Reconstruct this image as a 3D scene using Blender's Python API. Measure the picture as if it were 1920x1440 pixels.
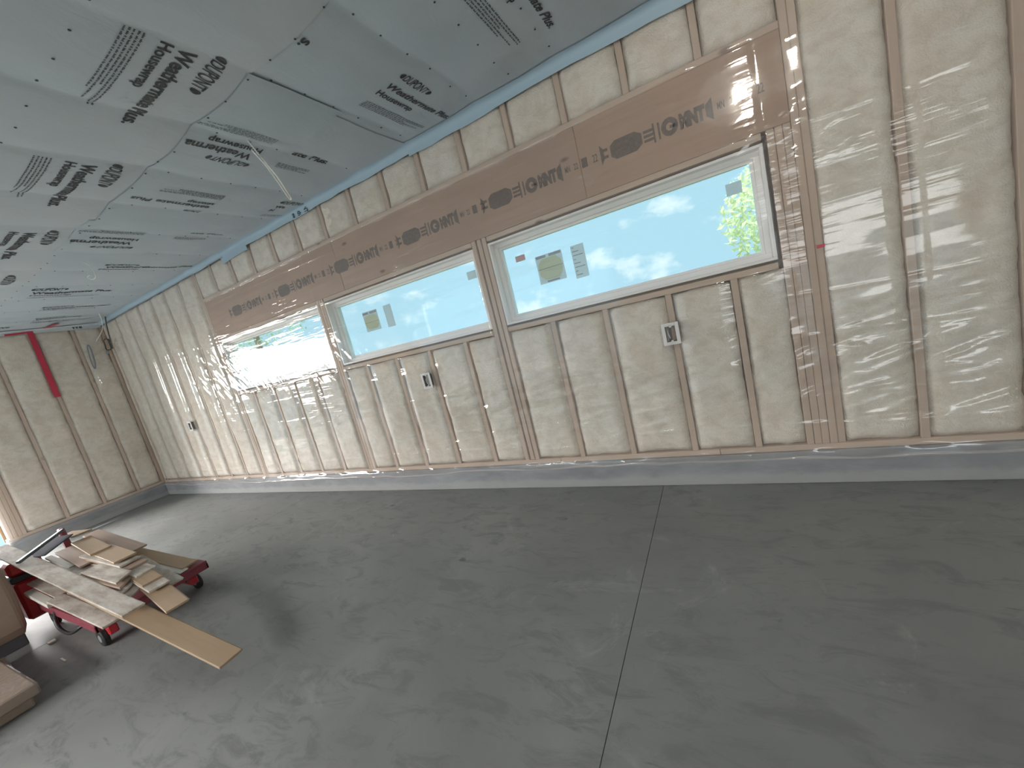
import bpy, math, random
import numpy as np
from mathutils import Matrix, Vector

for o in list(bpy.data.objects):
    bpy.data.objects.remove(o, do_unlink=True)
sc = bpy.context.scene
col = sc.collection

# ------------------------------------------------------------------ camera
cam_d = bpy.data.cameras.new('camera')
cam_d.sensor_width = 36.0
cam_d.lens = 747.59 * 36.0 / 1920.0
cam_d.clip_start = 0.02
cam_d.clip_end = 300
cam = bpy.data.objects.new('camera', cam_d)
col.objects.link(cam)
R0 = (0.8672721, 0.4360192, -0.2402630)     # camera right
R1 = (-0.1401825, -0.2492007, -0.9582525)   # camera down
R2 = (-0.4776902, 0.8647464, -0.1550026)    # camera forward
CAM = (-0.88729, -2.87212, 1.44822)
cam.matrix_world = Matrix(((R0[0], -R1[0], -R2[0], CAM[0]),
                           (R0[1], -R1[1], -R2[1], CAM[1]),
                           (R0[2], -R1[2], -R2[2], CAM[2]),
                           (0, 0, 0, 1)))
sc.camera = cam

# ------------------------------------------------------------------ world sky with clouds
SKY_STRENGTH = 0.65
w = bpy.data.worlds.new('sky')
sc.world = w
w.use_nodes = True
nt = w.node_tree
nt.nodes.clear()
tc = nt.nodes.new('ShaderNodeTexCoord')
mp = nt.nodes.new('ShaderNodeMapping')
mp.inputs['Scale'].default_value = (1.0, 1.0, 1.6)
nz = nt.nodes.new('ShaderNodeTexNoise')
nz.inputs['Scale'].default_value = 7.0
nz.inputs['Detail'].default_value = 6.0
nz.inputs['Roughness'].default_value = 0.62
rp = nt.nodes.new('ShaderNodeValToRGB')
rp.color_ramp.elements[0].position = 0.54
rp.color_ramp.elements[0].color = (0.52, 0.77, 0.90, 1)
rp.color_ramp.elements[1].position = 0.68
rp.color_ramp.elements[1].color = (1.05, 1.1, 1.1, 1)
bg = nt.nodes.new('ShaderNodeBackground')
bg.inputs['Strength'].default_value = SKY_STRENGTH
wo = nt.nodes.new('ShaderNodeOutputWorld')
nt.links.new(tc.outputs['Generated'], mp.inputs['Vector'])
nt.links.new(mp.outputs['Vector'], nz.inputs['Vector'])
nt.links.new(nz.outputs['Fac'], rp.inputs['Fac'])
nt.links.new(rp.outputs['Color'], bg.inputs['Color'])
nt.links.new(bg.outputs['Background'], wo.inputs['Surface'])

# ------------------------------------------------------------------ lights
def area_light(name, loc, rot, sx, sy, power, color):
    d = bpy.data.lights.new(name, 'AREA')
    d.shape = 'RECTANGLE'
    d.size, d.size_y = sx, sy
    d.energy = power
    d.color = color
    o = bpy.data.objects.new(name, d)
    o.location = loc
    o.rotation_euler = rot
    col.objects.link(o)
    return o

# bright sky outside the left door; the rear lamps are added
area_light('daylight_left_door', (-12.3, -3.60, 3.30), (0, math.radians(-68), 0), 4.0, 7.0, 1550, (1.0, 0.965, 0.935))
area_light('added_rear_fill', (-5.9, -8.9, 4.1), (math.radians(42), 0, 0), 7.0, 2.6, 1550, (1.0, 0.955, 0.915))  # added unseen fill lamp, brightens the left end of the room
area_light('added_rear_glint_light', (1.5, -9.0, 2.6), (math.radians(68), 0, 0), 5.0, 3.2, 130, (1.0, 0.97, 0.94))  # added unseen lamp, puts glints on the sheet's right-hand wrinkles
sd = bpy.data.lights.new('sun', 'SUN')
sd.energy = 2.6
sd.angle = math.radians(1.0)
sun = bpy.data.objects.new('sun', sd)
sun.rotation_euler = (math.radians(38), 0, math.radians(-15))
col.objects.link(sun)

sc.view_settings.view_transform = 'Standard'
sc.view_settings.look = 'None'
sc.view_settings.gamma = 1.0
sc.view_settings.use_curve_mapping = False
sc.view_settings.exposure = 1.0

rnd = random.Random(7)

# ------------------------------------------------------------------ material helpers
MATS = {}
def hexc(c):
    return (c[0], c[1], c[2], 1.0)

class NT:
    def __init__(s, name):
        s.m = bpy.data.materials.new(name)
        s.m.use_nodes = True
        s.t = s.m.node_tree
        s.t.nodes.clear()
        s.out = s.t.nodes.new('ShaderNodeOutputMaterial')
    def n(s, typ, **kw):
        nd = s.t.nodes.new('ShaderNode' + typ)
        for k, v in kw.items():
            if k in nd.inputs:
                nd.inputs[k].default_value = v
            else:
                setattr(nd, k, v)
        return nd
    def l(s, a, b):
        s.t.links.new(a, b)
    def coords(s, scale=(1, 1, 1), kind='Object', rot=(0, 0, 0), rand=True):
        t = s.n('TexCoord')
        m = s.n('Mapping')
        m.inputs['Scale'].default_value = scale
        m.inputs['Rotation'].default_value = rot
        if kind == 'Position':
            g = s.n('NewGeometry')
            s.l(g.outputs['Position'], m.inputs['Vector'])
        else:
            s.l(t.outputs[kind], m.inputs['Vector'])
            if rand:
                oi = s.n('ObjectInfo')
                mu = s.n('Math', operation='MULTIPLY')
                mu.inputs[1].default_value = 37.0
                s.l(oi.outputs['Random'], mu.inputs[0])
                cx = s.n('CombineXYZ')
                s.l(mu.outputs[0], cx.inputs[0]); s.l(mu.outputs[0], cx.inputs[1]); s.l(mu.outputs[0], cx.inputs[2])
                s.l(cx.outputs[0], m.inputs['Location'])
        return m.outputs['Vector']
    def noise(s, vec, scale, detail=3.0, rough=0.55, dist=0.0):
        nd = s.n('TexNoise')
        nd.inputs['Scale'].default_value = scale
        nd.inputs['Detail'].default_value = detail
        nd.inputs['Roughness'].default_value = rough
        nd.inputs['Distortion'].default_value = dist
        s.l(vec, nd.inputs['Vector'])
        return nd.outputs['Fac']
    def ramp(s, fac, stops):
        r = s.n('ValToRGB')
        e = r.color_ramp.elements
        while len(e) < len(stops):
            e.new(0.5)
        for i, (p, c) in enumerate(stops):
            e[i].position = p
            e[i].color = hexc(c) if len(c) == 3 else c
        s.l(fac, r.inputs['Fac'])
        return r.outputs['Color']
    def mix(s, fac, a, b, mode='MIX'):
        m = s.n('MixRGB', blend_type=mode)
        if isinstance(fac, float):
            m.inputs['Fac'].default_value = fac
        else:
            s.l(fac, m.inputs['Fac'])
        for sock, v in ((m.inputs['Color1'], a), (m.inputs['Color2'], b)):
            if isinstance(v, tuple):
                sock.default_value = hexc(v)
            else:
                s.l(v, sock)
        return m.outputs['Color']
    def bump(s, h, strength, dist=0.01, normal=None):
        b = s.n('Bump')
        b.inputs['Strength'].default_value = strength
        b.inputs['Distance'].default_value = dist
        s.l(h, b.inputs['Height'])
        if normal is not None:
            s.l(normal, b.inputs['Normal'])
        return b.outputs['Normal']
    def principled(s, color, rough=0.6, normal=None, metallic=0.0, spec=0.5, **kw):
        p = s.n('BsdfPrincipled')
        if isinstance(color, tuple):
            p.inputs['Base Color'].default_value = hexc(color)
        else:
            s.l(color, p.inputs['Base Color'])
        if isinstance(rough, float):
            p.inputs['Roughness'].default_value = rough
        else:
            s.l(rough, p.inputs['Roughness'])
        p.inputs['Metallic'].default_value = metallic
        p.inputs['Specular IOR Level'].default_value = spec
        for k, v in kw.items():
            p.inputs[k.replace('_', ' ')].default_value = v
        if normal is not None:
            s.l(normal, p.inputs['Normal'])
        s.l(p.outputs['BSDF'], s.out.inputs['Surface'])
        return p

def wood_mat(name, light, dark, axis, knots=True, rough=0.62, wash=None):
    t = NT(name)
    sc_ = [26.0, 26.0, 26.0]
    sc_['xyz'.index(axis)] = 1.3
    v = t.coords(tuple(sc_))
    g = t.noise(v, 1.0, 4.0, 0.6, 0.4)
    c = t.ramp(g, [(0.30, dark), (0.68, light)])
    big = t.noise(t.coords((1.5, 1.5, 1.5)), 1.6, 2.0)
    c = t.mix(t.ramp(big, [(0.35, (0, 0, 0)), (0.75, (1, 1, 1))]), c, tuple(x * 0.86 for x in light))
    if knots:
        sk = [9.0, 9.0, 9.0]
        sk['xyz'.index(axis)] = 4.0
        vo = t.n('TexVoronoi')
        vo.inputs['Scale'].default_value = 0.55
        t.l(t.coords(tuple(sk)), vo.inputs['Vector'])
        k = t.ramp(vo.outputs['Distance'], [(0.035, (1, 1, 1)), (0.10, (0, 0, 0))])
        c = t.mix(k, c, tuple(x * 0.42 for x in dark))
    if wash:
        wn = t.noise(t.coords((5.0, 14.0, 14.0)), 1.0, 5.0, 0.65)
        c = t.mix(t.ramp(wn, [(0.36, (0, 0, 0)), (0.62, (0.9, 0.9, 0.9))]), c, wash)
    t.principled(c, rough, t.bump(g, 0.15, 0.002))
    return t.m

def make_materials():
    M = MATS
    pine_l, pine_d = (0.62, 0.49, 0.39), (0.52, 0.40, 0.31)
    M['pine_z'] = wood_mat('pine_vertical', pine_l, pine_d, 'z')
    M['pine_x'] = wood_mat('pine_lengthwise', pine_l, pine_d, 'x')
    M['pine_y'] = wood_mat('pine_crosswise', pine_l, pine_d, 'y')
    M['lvl'] = wood_mat('veneer_beam', (0.46, 0.32, 0.24), (0.40, 0.27, 0.195), 'x')
    M['osb'] = wood_mat('sheathing', (0.42, 0.30, 0.19), (0.30, 0.2, 0.12), 'x', knots=False)
    M['plank_tan'] = wood_mat('plank_tan', (0.50, 0.355, 0.23), (0.42, 0.29, 0.185), 'x', knots=False, rough=0.5)
    M['plank_grey'] = wood_mat('plank_grey', (0.43, 0.34, 0.27), (0.36, 0.275, 0.215), 'x', knots=False, wash=(0.70, 0.645, 0.58))
    M['plank_pink'] = wood_mat('plank_pink', (0.50, 0.36, 0.28), (0.42, 0.29, 0.22), 'x', knots=False)
    M['plank_white'] = wood_mat('plank_white', (0.78, 0.74, 0.67), (0.66, 0.61, 0.54), 'x', knots=False)

    t = NT('fibreglass')
    n1 = t.noise(t.coords((1, 1, 1), 'Position'), 3.2, 4.0, 0.6)
    n2 = t.noise(t.coords((10, 10, 13), 'Position'), 1.0, 5.0, 0.65, 0.6)
    n3 = t.noise(t.coords((1, 1, 1), 'Position'), 120.0, 3.0)
    c = t.ramp(n1, [(0.3, (0.74, 0.66, 0.55)), (0.5, (0.82, 0.765, 0.675)), (0.7, (0.80, 0.77, 0.70))])
    c = t.mix(t.ramp(n2, [(0.33, (0.35, 0.35, 0.35)), (0.58, (1, 1, 1))]), (0.62, 0.545, 0.44), c)
    ad = t.n('Math', operation='ADD'); t.l(n2, ad.inputs[0]); t.l(n3, ad.inputs[1])
    t.principled(c, 0.95, t.bump(ad.outputs[0], 0.55, 0.012), spec=0.1)
    M['batt'] = t.m

    t = NT('concrete_floor')
    v = t.coords((1, 1, 1), 'Position')
    n1 = t.noise(v, 0.9, 6.0, 0.62, 0.5)
    n2 = t.noise(t.coords((1, 2.4, 1), 'Position', (0, 0, 0.5)), 4.0, 6.0, 0.7, 0.8)
    c = t.ramp(n1, [(0.30, (0.185, 0.188, 0.187)), (0.52, (0.22, 0.223, 0.218)), (0.72, (0.262, 0.264, 0.257))])
    c = t.mix(t.ramp(n2, [(0.36, (1, 1, 1)), (0.50, (0, 0, 0))]), c, (0.175, 0.178, 0.178))
    n3 = t.noise(t.coords((1.2, 7.0, 1), 'Position', (0, 0, -0.35)), 2.6, 4.0, 0.6, 0.3)
    c = t.mix(t.ramp(n3, [(0.67, (0, 0, 0)), (0.76, (0.8, 0.8, 0.8))]), c, (0.11, 0.115, 0.115))
    n5 = t.noise(v, 5.5, 3.0, 0.5, 0.2)
    c = t.mix(t.ramp(n5, [(0.71, (0, 0, 0)), (0.76, (0.8, 0.8, 0.8))]), c, (0.10, 0.10, 0.10))
    n4 = t.noise(v, 2.1, 7.0, 0.75, 1.2)
    c = t.mix(t.ramp(n4, [(0.60, (0, 0, 0)), (0.74, (0.45, 0.45, 0.45))]), c, (0.37, 0.374, 0.365))
    vo = t.n('TexVoronoi'); vo.inputs['Scale'].default_value = 3.0
    t.l(v, vo.inputs['Vector'])
    c = t.mix(t.ramp(vo.outputs['Distance'], [(0.012, (1, 1, 1)), (0.018, (0, 0, 0))]), c, (0.5, 0.5, 0.49))
    ro = t.ramp(n1, [(0.3, (0.50, 0.50, 0.50)), (0.7, (0.66, 0.66, 0.66))])
    t.principled(c, ro, t.bump(n2, 0.08, 0.004), spec=0.25)
    M['floor'] = t.m

    t = NT('concrete_curb')
    n1 = t.noise(t.coords((1, 1, 3), 'Position'), 2.2, 6.0, 0.65, 0.5)
    c = t.ramp(n1, [(0.3, (0.20, 0.205, 0.215)), (0.7, (0.31, 0.315, 0.325))])
    sx = t.n('SeparateXYZ'); g = t.n('NewGeometry')
    t.l(g.outputs['Position'], sx.inputs[0])
    nn = t.noise(t.coords((1, 1, 1), 'Position'), 5.0, 5.0, 0.7)
    ma = t.n('MultiplyAdd') if False else t.n('Math', operation='MULTIPLY_ADD')
    t.l(nn, ma.inputs[0]); ma.inputs[1].default_value = 0.09
    t.l(sx.outputs['Z'], ma.inputs[2])
    k = t.ramp(ma.outputs[0], [(0.105, (0.6, 0.6, 0.6)), (0.135, (0, 0, 0))])
    c = t.mix(k, c, (0.36, 0.355, 0.345))
    t.principled(c, 0.75, t.bump(n1, 0.25, 0.006), spec=0.3)
    M['curb'] = t.m

    t = NT('housewrap')
    n1 = t.noise(t.coords((1, 1, 1), 'Position'), 1.3, 3.0)
    n2 = t.noise(t.coords((3, 1.2, 1), 'Position'), 3.0, 4.0, 0.6, 0.7)
    c = t.ramp(n1, [(0.3, (0.47, 0.52, 0.55)), (0.7, (0.51, 0.545, 0.565))])
    t.principled(c, 0.6, t.bump(n2, 0.3, 0.014), spec=0.25)
    M['wrap'] = t.m
    t = NT('housewrap_double')
    n1 = t.noise(t.coords((1, 1, 1), 'Position'), 1.3, 3.0)
    n2 = t.noise(t.coords((3, 1.2, 1), 'Position'), 3.0, 4.0, 0.6, 0.7)
    c = t.ramp(n1, [(0.3, (0.45, 0.52, 0.56)), (0.7, (0.49, 0.54, 0.575))])
    t.principled(c, 0.6, t.bump(n2, 0.3, 0.014), spec=0.25)
    M['wrap_blue'] = t.m
    t = NT('housewrap_edge'); t.principled((0.40, 0.52, 0.60), 0.5, spec=0.3); M['wrap_edge'] = t.m

    t = NT('print_ink'); t.principled((0.035, 0.038, 0.042), 0.5); M['ink'] = t.m
    t = NT('stamp_ink')
    n1 = t.noise(t.coords((1, 1, 1), 'Position'), 55.0, 3.0)
    t.principled(t.ramp(n1, [(0.35, (0.19, 0.135, 0.10)), (0.6, (0.13, 0.105, 0.095))]), 0.7); M['stamp'] = t.m
    t = NT('white_vinyl'); t.principled((0.94, 0.89, 0.87), 0.38); M['vinyl'] = t.m
    t = NT('red_tape'); t.principled((0.52, 0.035, 0.07), 0.35); M['tape'] = t.m
    t = NT('paper_sticker')
    d = t.n('BsdfDiffuse'); d.inputs['Color'].default_value = (0.82, 0.82, 0.86, 1)
    tr = t.n('BsdfTranslucent'); tr.inputs['Color'].default_value = (0.88, 0.90, 0.95, 1)
    mx = t.n('MixShader'); mx.inputs[0].default_value = 0.72
    t.l(d.outputs[0], mx.inputs[1]); t.l(tr.outputs[0], mx.inputs[2]); t.l(mx.outputs[0], t.out.inputs['Surface'])
    M['sticker'] = t.m
    t = NT('cream_sticker')
    d = t.n('BsdfDiffuse'); d.inputs['Color'].default_value = (0.72, 0.68, 0.52, 1)
    tr = t.n('BsdfTranslucent'); tr.inputs['Color'].default_value = (0.95, 0.93, 0.80, 1)
    mx = t.n('MixShader'); mx.inputs[0].default_value = 0.72
    t.l(d.outputs[0], mx.inputs[1]); t.l(tr.outputs[0], mx.inputs[2]); t.l(mx.outputs[0], t.out.inputs['Surface'])
    M['sticker_cream'] = t.m
    t = NT('sticker_print'); t.principled((0.27, 0.28, 0.32), 0.6); M['sticker_ink'] = t.m
    t = NT('sticker_red'); t.principled((0.6, 0.35, 0.36), 0.6); M['sticker_red'] = t.m

    def thin_fresnel(t, ior, normal=None):
        g = t.n('NewGeometry')
        m = t.n('MapRange')
        m.inputs['To Min'].default_value = ior
        m.inputs['To Max'].default_value = 1.0 / ior
        t.l(g.outputs['Backfacing'], m.inputs['Value'])
        fr = t.n('Fresnel')
        t.l(m.outputs['Result'], fr.inputs['IOR'])
        if normal is not None:
            t.l(normal, fr.inputs['Normal'])
        return fr
    # clear glass with a faint blue cast
    t = NT('window_glass')
    tr = t.n('BsdfTransparent'); tr.inputs['Color'].default_value = (0.86, 0.945, 0.965, 1)
    gl = t.n('BsdfGlossy'); gl.inputs['Roughness'].default_value = 0.02
    fr = thin_fresnel(t, 1.45)
    mx = t.n('MixShader')
    t.l(fr.outputs[0], mx.inputs[0]); t.l(tr.outputs[0], mx.inputs[1]); t.l(gl.outputs[0], mx.inputs[2])
    t.l(mx.outputs[0], t.out.inputs['Surface'])
    M['glass'] = t.m

    # polythene vapour barrier: clear, glossy, slightly milky, finely wrinkled
    def poly(name, sc1, sc2, rot2, haze=0.13):
        t = NT(name)
        a = t.noise(t.coords(sc1, 'Position'), 1.0, 3.0, 0.5, 0.5)
        b = t.noise(t.coords(sc2, 'Position', rot2), 1.0, 2.0, 0.5, 0.8)
        msk = t.noise(t.coords((1, 1, 1), 'Position'), 1.1, 2.0)
        mk = t.ramp(msk, [(0.42, (0.15, 0.15, 0.15)), (0.62, (1, 1, 1))])
        ad = t.n('Math', operation='ADD'); t.l(a, ad.inputs[0]); t.l(b, ad.inputs[1])
        mu = t.n('Math', operation='MULTIPLY'); t.l(ad.outputs[0], mu.inputs[0]); t.l(mk, mu.inputs[1])
        nrm = t.bump(mu.outputs[0], 0.6, 0.008)
        tr = t.n('BsdfTransparent'); tr.inputs['Color'].default_value = (0.985, 0.98, 0.975, 1)
        gl = t.n('BsdfGlossy'); gl.inputs['Roughness'].default_value = 0.07
        gl.inputs['Color'].default_value = (1, 1, 1, 1)
        t.l(nrm, gl.inputs['Normal'])
        df = t.n('BsdfDiffuse'); df.inputs['Color'].default_value = (0.97, 0.91, 0.89, 1)
        fr = thin_fresnel(t, 1.5, nrm)
        m2 = t.n('Math', operation='MULTIPLY'); t.l(fr.outputs[0], m2.inputs[0]); m2.inputs[1].default_value = 1.25
        m2.use_clamp = True
        m1 = t.n('MixShader')
        m1.inputs[0].default_value = haze
        ts = t.n('BsdfTranslucent'); ts.inputs['Color'].default_value = (0.97, 0.92, 0.90, 1)
        dm = t.n('MixShader'); dm.inputs[0].default_value = 0.5
        t.l(df.outputs[0], dm.inputs[1]); t.l(ts.outputs[0], dm.inputs[2])
        t.l(tr.outputs[0], m1.inputs[1]); t.l(dm.outputs[0], m1.inputs[2])
        mx = t.n('MixShader')
        t.l(m2.outputs[0], mx.inputs[0]); t.l(m1.outputs[0], mx.inputs[1]); t.l(gl.outputs[0], mx.inputs[2])
        t.l(mx.outputs[0], t.out.inputs['Surface'])
        return t.m
    M['poly'] = poly('vapour_barrier', (1.6, 1.0, 16.0), (2.2, 1.0, 24.0), (0, 0.55, 0))
    M['poly_left'] = poly('vapour_barrier_end', (1.0, 11.0, 2.0), (1.0, 20.0, 4.0), (0.25, 0, 0), 0.14)
    M['hem'] = poly('vapour_barrier_glint_hem', (1.2, 1.0, 60.0), (3.0, 1.0, 70.0), (0, 0.1, 0), 0.34)
    M['shrink'] = poly('shrink_wrap', (9.0, 9.0, 14.0), (20.0, 20.0, 9.0), (0, 0.5, 0.4), 0.12)

    def plain(key, name, c, r=0.5, metallic=0.0):
        t = NT(name)
        n1 = t.noise(t.coords((1, 1, 1)), 14.0, 4.0)
        cc = t.ramp(n1, [(0.3, tuple(x * 0.88 for x in c)), (0.7, c)])
        t.principled(cc, r, metallic=metallic)
        M[key] = t.m
    plain('red', 'red_paint', (0.55, 0.035, 0.045), 0.38)
    plain('darkred', 'dusty_red_deck', (0.26, 0.05, 0.07), 0.55)
    plain('black', 'black_metal', (0.03, 0.03, 0.034), 0.4)
    plain('rubber', 'black_rubber', (0.022, 0.024, 0.024), 0.7)
    plain('steel', 'bare_steel', (0.55, 0.55, 0.56), 0.3, 0.9)
    plain('bar', 'brushed_black_bar', (0.14, 0.15, 0.16), 0.28, 0.5)
    plain('navy', 'navy_panel', (0.02, 0.025, 0.042), 0.85)
    plain('card', 'brown_cardboard', (0.36, 0.27, 0.20), 0.8)
    plain('card2', 'dark_cardboard', (0.31, 0.225, 0.165), 0.75)
    plain('base', 'dark_grey', (0.09, 0.09, 0.095), 0.8)
    plain('label', 'white_label', (0.75, 0.75, 0.78), 0.6)
    plain('cable_w', 'white_cable', (0.9, 0.88, 0.84), 0.45)
    plain('cable_b', 'dark_cable', (0.10, 0.085, 0.075), 0.5)
    plain('cable_g', 'grey_cable', (0.26, 0.28, 0.30), 0.5)
    plain('boxgrey', 'grey_box_inside', (0.20, 0.19, 0.20), 0.6)
    plain('boxwhite', 'white_box_flange', (0.80, 0.77, 0.75), 0.5)
    plain('paint', 'plain_inner_wall', (0.62, 0.57, 0.48), 0.9)
    plain('bark', 'bark', (0.20, 0.15, 0.11), 0.9)
    plain('grass', 'grass_ground', (0.16, 0.24, 0.08), 0.95)
    plain('deck', 'roof_deck', (0.3, 0.25, 0.2), 0.9)
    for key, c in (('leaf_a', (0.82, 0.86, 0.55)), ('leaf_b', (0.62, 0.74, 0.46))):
        t = NT('leaves_' + key)
        d = t.n('BsdfDiffuse'); d.inputs['Color'].default_value = hexc(c)
        tr = t.n('BsdfTranslucent'); tr.inputs['Color'].default_value = hexc(c)
        mx = t.n('MixShader'); mx.inputs[0].default_value = 0.4
        t.l(d.outputs[0], mx.inputs[1]); t.l(tr.outputs[0], mx.inputs[2]); t.l(mx.outputs[0], t.out.inputs['Surface'])
        M[key] = t.m
    t = NT('lit_bulb')
    em = t.n('Emission'); em.inputs['Color'].default_value = (1.0, 0.93, 0.82, 1); em.inputs['Strength'].default_value = 110.0
    t.l(em.outputs[0], t.out.inputs['Surface'])
    M['bulb'] = t.m
make_materials()

# ------------------------------------------------------------------ object helpers
WLOC = {}
def tag(o, label, cat, group=None, kind=None):
    o['label'] = label
    o['category'] = cat
    if group:
        o['group'] = group
    if kind:
        o['kind'] = kind
    return o

def mk(name, verts, faces, mat, parent=None, loc=None, smooth=False, mats=None, midx=None):
    """verts in world space; object origin at loc (default: base centre)"""
    v = np.asarray(verts, dtype=float).reshape(-1, 3)
    if loc is None:
        lo, hi = v.min(0), v.max(0)
        loc = ((lo[0] + hi[0]) / 2, (lo[1] + hi[1]) / 2, lo[2])
    loc = np.asarray(loc, dtype=float)
    me = bpy.data.meshes.new(name)
    me.from_pydata((v - loc).tolist(), [], faces)
    for m in (mats or [mat]):
        me.materials.append(MATS[m])
    if midx is not None:
        me.polygons.foreach_set('material_index', midx)
    if smooth:
        me.polygons.foreach_set('use_smooth', [True] * len(me.polygons))
    me.update()
    o = bpy.data.objects.new(name, me)
    col.objects.link(o)
    WLOC[o.name] = loc
    if parent is not None:
        o.parent = parent
        o.location = loc - WLOC[parent.name]
    else:
        o.location = loc
    return o

def empty(name, loc):
    o = bpy.data.objects.new(name, None)
    o.empty_display_size = 0.1
    col.objects.link(o)
    o.location = loc
    WLOC[o.name] = np.asarray(loc, dtype=float)
    return o

def cbox_geo(x0, x1, y0, y1, z0, z1, c=0.003):
    """chamfered box"""
    c = min(c, (x1 - x0) * .3, (y1 - y0) * .3, (z1 - z0) * .3)
    V, idx = [], {}
    X, Y, Z = (x0, x1), (y0, y1), (z0, z1)
    for i in (0, 1):
        for j in (0, 1):
            for k in (0, 1):
                p = [X[i], Y[j], Z[k]]
                s = [c if i == 0 else -c, c if j == 0 else -c, c if k == 0 else -c]
                for a in range(3):
                    q = [p[0] + s[0], p[1] + s[1], p[2] + s[2]]
                    q[a] = p[a]
                    idx[(i, j, k, a)] = len(V)
                    V.append(q)
    F = []
    for a in range(3):
        b, d = (a + 1) % 3, (a + 2) % 3
        for s in (0, 1):
            def key(u, v):
                t = [0, 0, 0]; t[a] = s; t[b] = u; t[d] = v
                return idx[(t[0], t[1], t[2], a)]
            f = [key(0, 0), key(1, 0), key(1, 1), key(0, 1)]
            F.append(f if s else f[::-1])
    for a in range(3):           # edge chamfers along axis a
        b, d = (a + 1) % 3, (a + 2) % 3
        for u in (0, 1):
            for v in (0, 1):
                def key(s, ax):
                    t = [0, 0, 0]; t[a] = s; t[b] = u; t[d] = v
                    return idx[(t[0], t[1], t[2], ax)]
                f = [key(0, b), key(1, b), key(1, d), key(0, d)]
                F.append(f if (u == v) else f[::-1])
    for i in (0, 1):
        for j in (0, 1):
            for k in (0, 1):
                f = [idx[(i, j, k, 0)], idx[(i, j, k, 1)], idx[(i, j, k, 2)]]
                F.append(f if (i + j + k) % 2 else f[::-1])
    return V, F

def box(name, x0, x1, y0, y1, z0, z1, mat, parent=None, c=0.003):
    V, F = cbox_geo(x0, x1, y0, y1, z0, z1, c)
    return mk(name, V, F, mat, parent)

class Geo:
    def __init__(s):
        s.V, s.F = [], []
    def add(s, V, F):
        o = len(s.V)
        s.V += [list(map(float, v)) for v in V]
        s.F += [[i + o for i in f] for f in F]
    def box(s, *a, c=0.003):
        s.add(*cbox_geo(*a, c=c))
    def build(s, name, mat, parent=None, **kw):
        return mk(name, s.V, s.F, mat, parent, **kw)

def vnoise(x, y, seed=0):
    """smooth 2-D value noise in [-1, 1] (numpy)"""
    x = np.asarray(x, float); y = np.asarray(y, float)
    xi, yi = np.floor(x), np.floor(y)
    fx, fy = x - xi, y - yi
    fx, fy = fx * fx * (3 - 2 * fx), fy * fy * (3 - 2 * fy)
    def h(a, b):
        s = np.sin(a * 127.1 + b * 311.7 + seed * 74.7) * 43758.5453
        return (s - np.floor(s)) * 2 - 1
    return (h(xi, yi) * (1 - fx) + h(xi + 1, yi) * fx) * (1 - fy) + (h(xi, yi + 1) * (1 - fx) + h(xi + 1, yi + 1) * fx) * fy

def grid_faces(nu, nv, flip=False):
    F = []
    for i in range(nu - 1):
        for j in range(nv - 1):
            a = i * nv + j
            f = (a, a + nv, a + nv + 1, a + 1)
            F.append(f[::-1] if flip else f)
    return F

def smooth_path(pts, n=8):
    P = [np.array(p, float) for p in pts]
    P = [2 * P[0] - P[1]] + P + [2 * P[-1] - P[-2]]
    out = []
    for i in range(1, len(P) - 2):
        for k in range(n):
            t = k / n
            a, b, c, d = P[i - 1], P[i], P[i + 1], P[i + 2]
            out.append(0.5 * ((2 * b) + (-a + c) * t + (2 * a - 5 * b + 4 * c - d) * t * t + (-a + 3 * b - 3 * c + d) * t ** 3))
    out.append(P[-2])
    return out

def tube_geo(pts, r, seg=8, smooth=8):
    P = smooth_path(pts, smooth) if smooth else [np.array(p, float) for p in pts]
    V, F = [], []
    up = np.array((0.13, 0.31, 0.94))
    prev = None
    for i, p in enumerate(P):
        d = P[min(i + 1, len(P) - 1)] - P[max(i - 1, 0)]
        d = d / (np.linalg.norm(d) + 1e-9)
        a = up - d * (up @ d) if prev is None else prev - d * (prev @ d)
        a = a / (np.linalg.norm(a) + 1e-9)
        prev = a
        b = np.cross(d, a)
        for k in range(seg):
            t = 2 * math.pi * k / seg
            V.append(p + (a * math.cos(t) + b * math.sin(t)) * r)
    for i in range(len(P) - 1):
        for k in range(seg):
            F.append([i * seg + k, i * seg + (k + 1) % seg, (i + 1) * seg + (k + 1) % seg, (i + 1) * seg + k])
    F.append(list(range(seg))[::-1])
    F.append([(len(P) - 1) * seg + k for k in range(seg)])
    return V, F

def cyl_geo(c, axis, r, h, seg=20, r2=None):
    """cylinder centred at c along axis ('x','y','z') with a chamfered rim"""
    r2 = r if r2 is None else r2
    ch = min(0.15 * r, 0.2 * h)
    prof = [(-h / 2, r - ch), (-h / 2 + ch, r), (h / 2 - ch, r2), (h / 2, r2 - ch)]
    a = 'xyz'.index(axis)
    V, F = [], []
    for (t, rr) in prof:
        for k in range(seg):
            an = 2 * math.pi * k / seg
            q = [0, 0, 0]
            q[a] = c[a] + t
            q[(a + 1) % 3] = c[(a + 1) % 3] + rr * math.cos(an)
            q[(a + 2) % 3] = c[(a + 2) % 3] + rr * math.sin(an)
            V.append(q)
    for i in range(3):
        for k in range(seg):
            F.append([i * seg + k, i * seg + (k + 1) % seg, (i + 1) * seg + (k + 1) % seg, (i + 1) * seg + k])
    F.append(list(range(seg))[::-1])
    F.append([3 * seg + k for k in range(seg)])
    return V, F

S = 0.4064            # stud spacing
XL, XR = -9.45, 3.2   # end walls
YR = -7.0             # rear wall
ZP = 0.216            # top of the concrete curb
ZC = 2.98             # ceiling line

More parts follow.
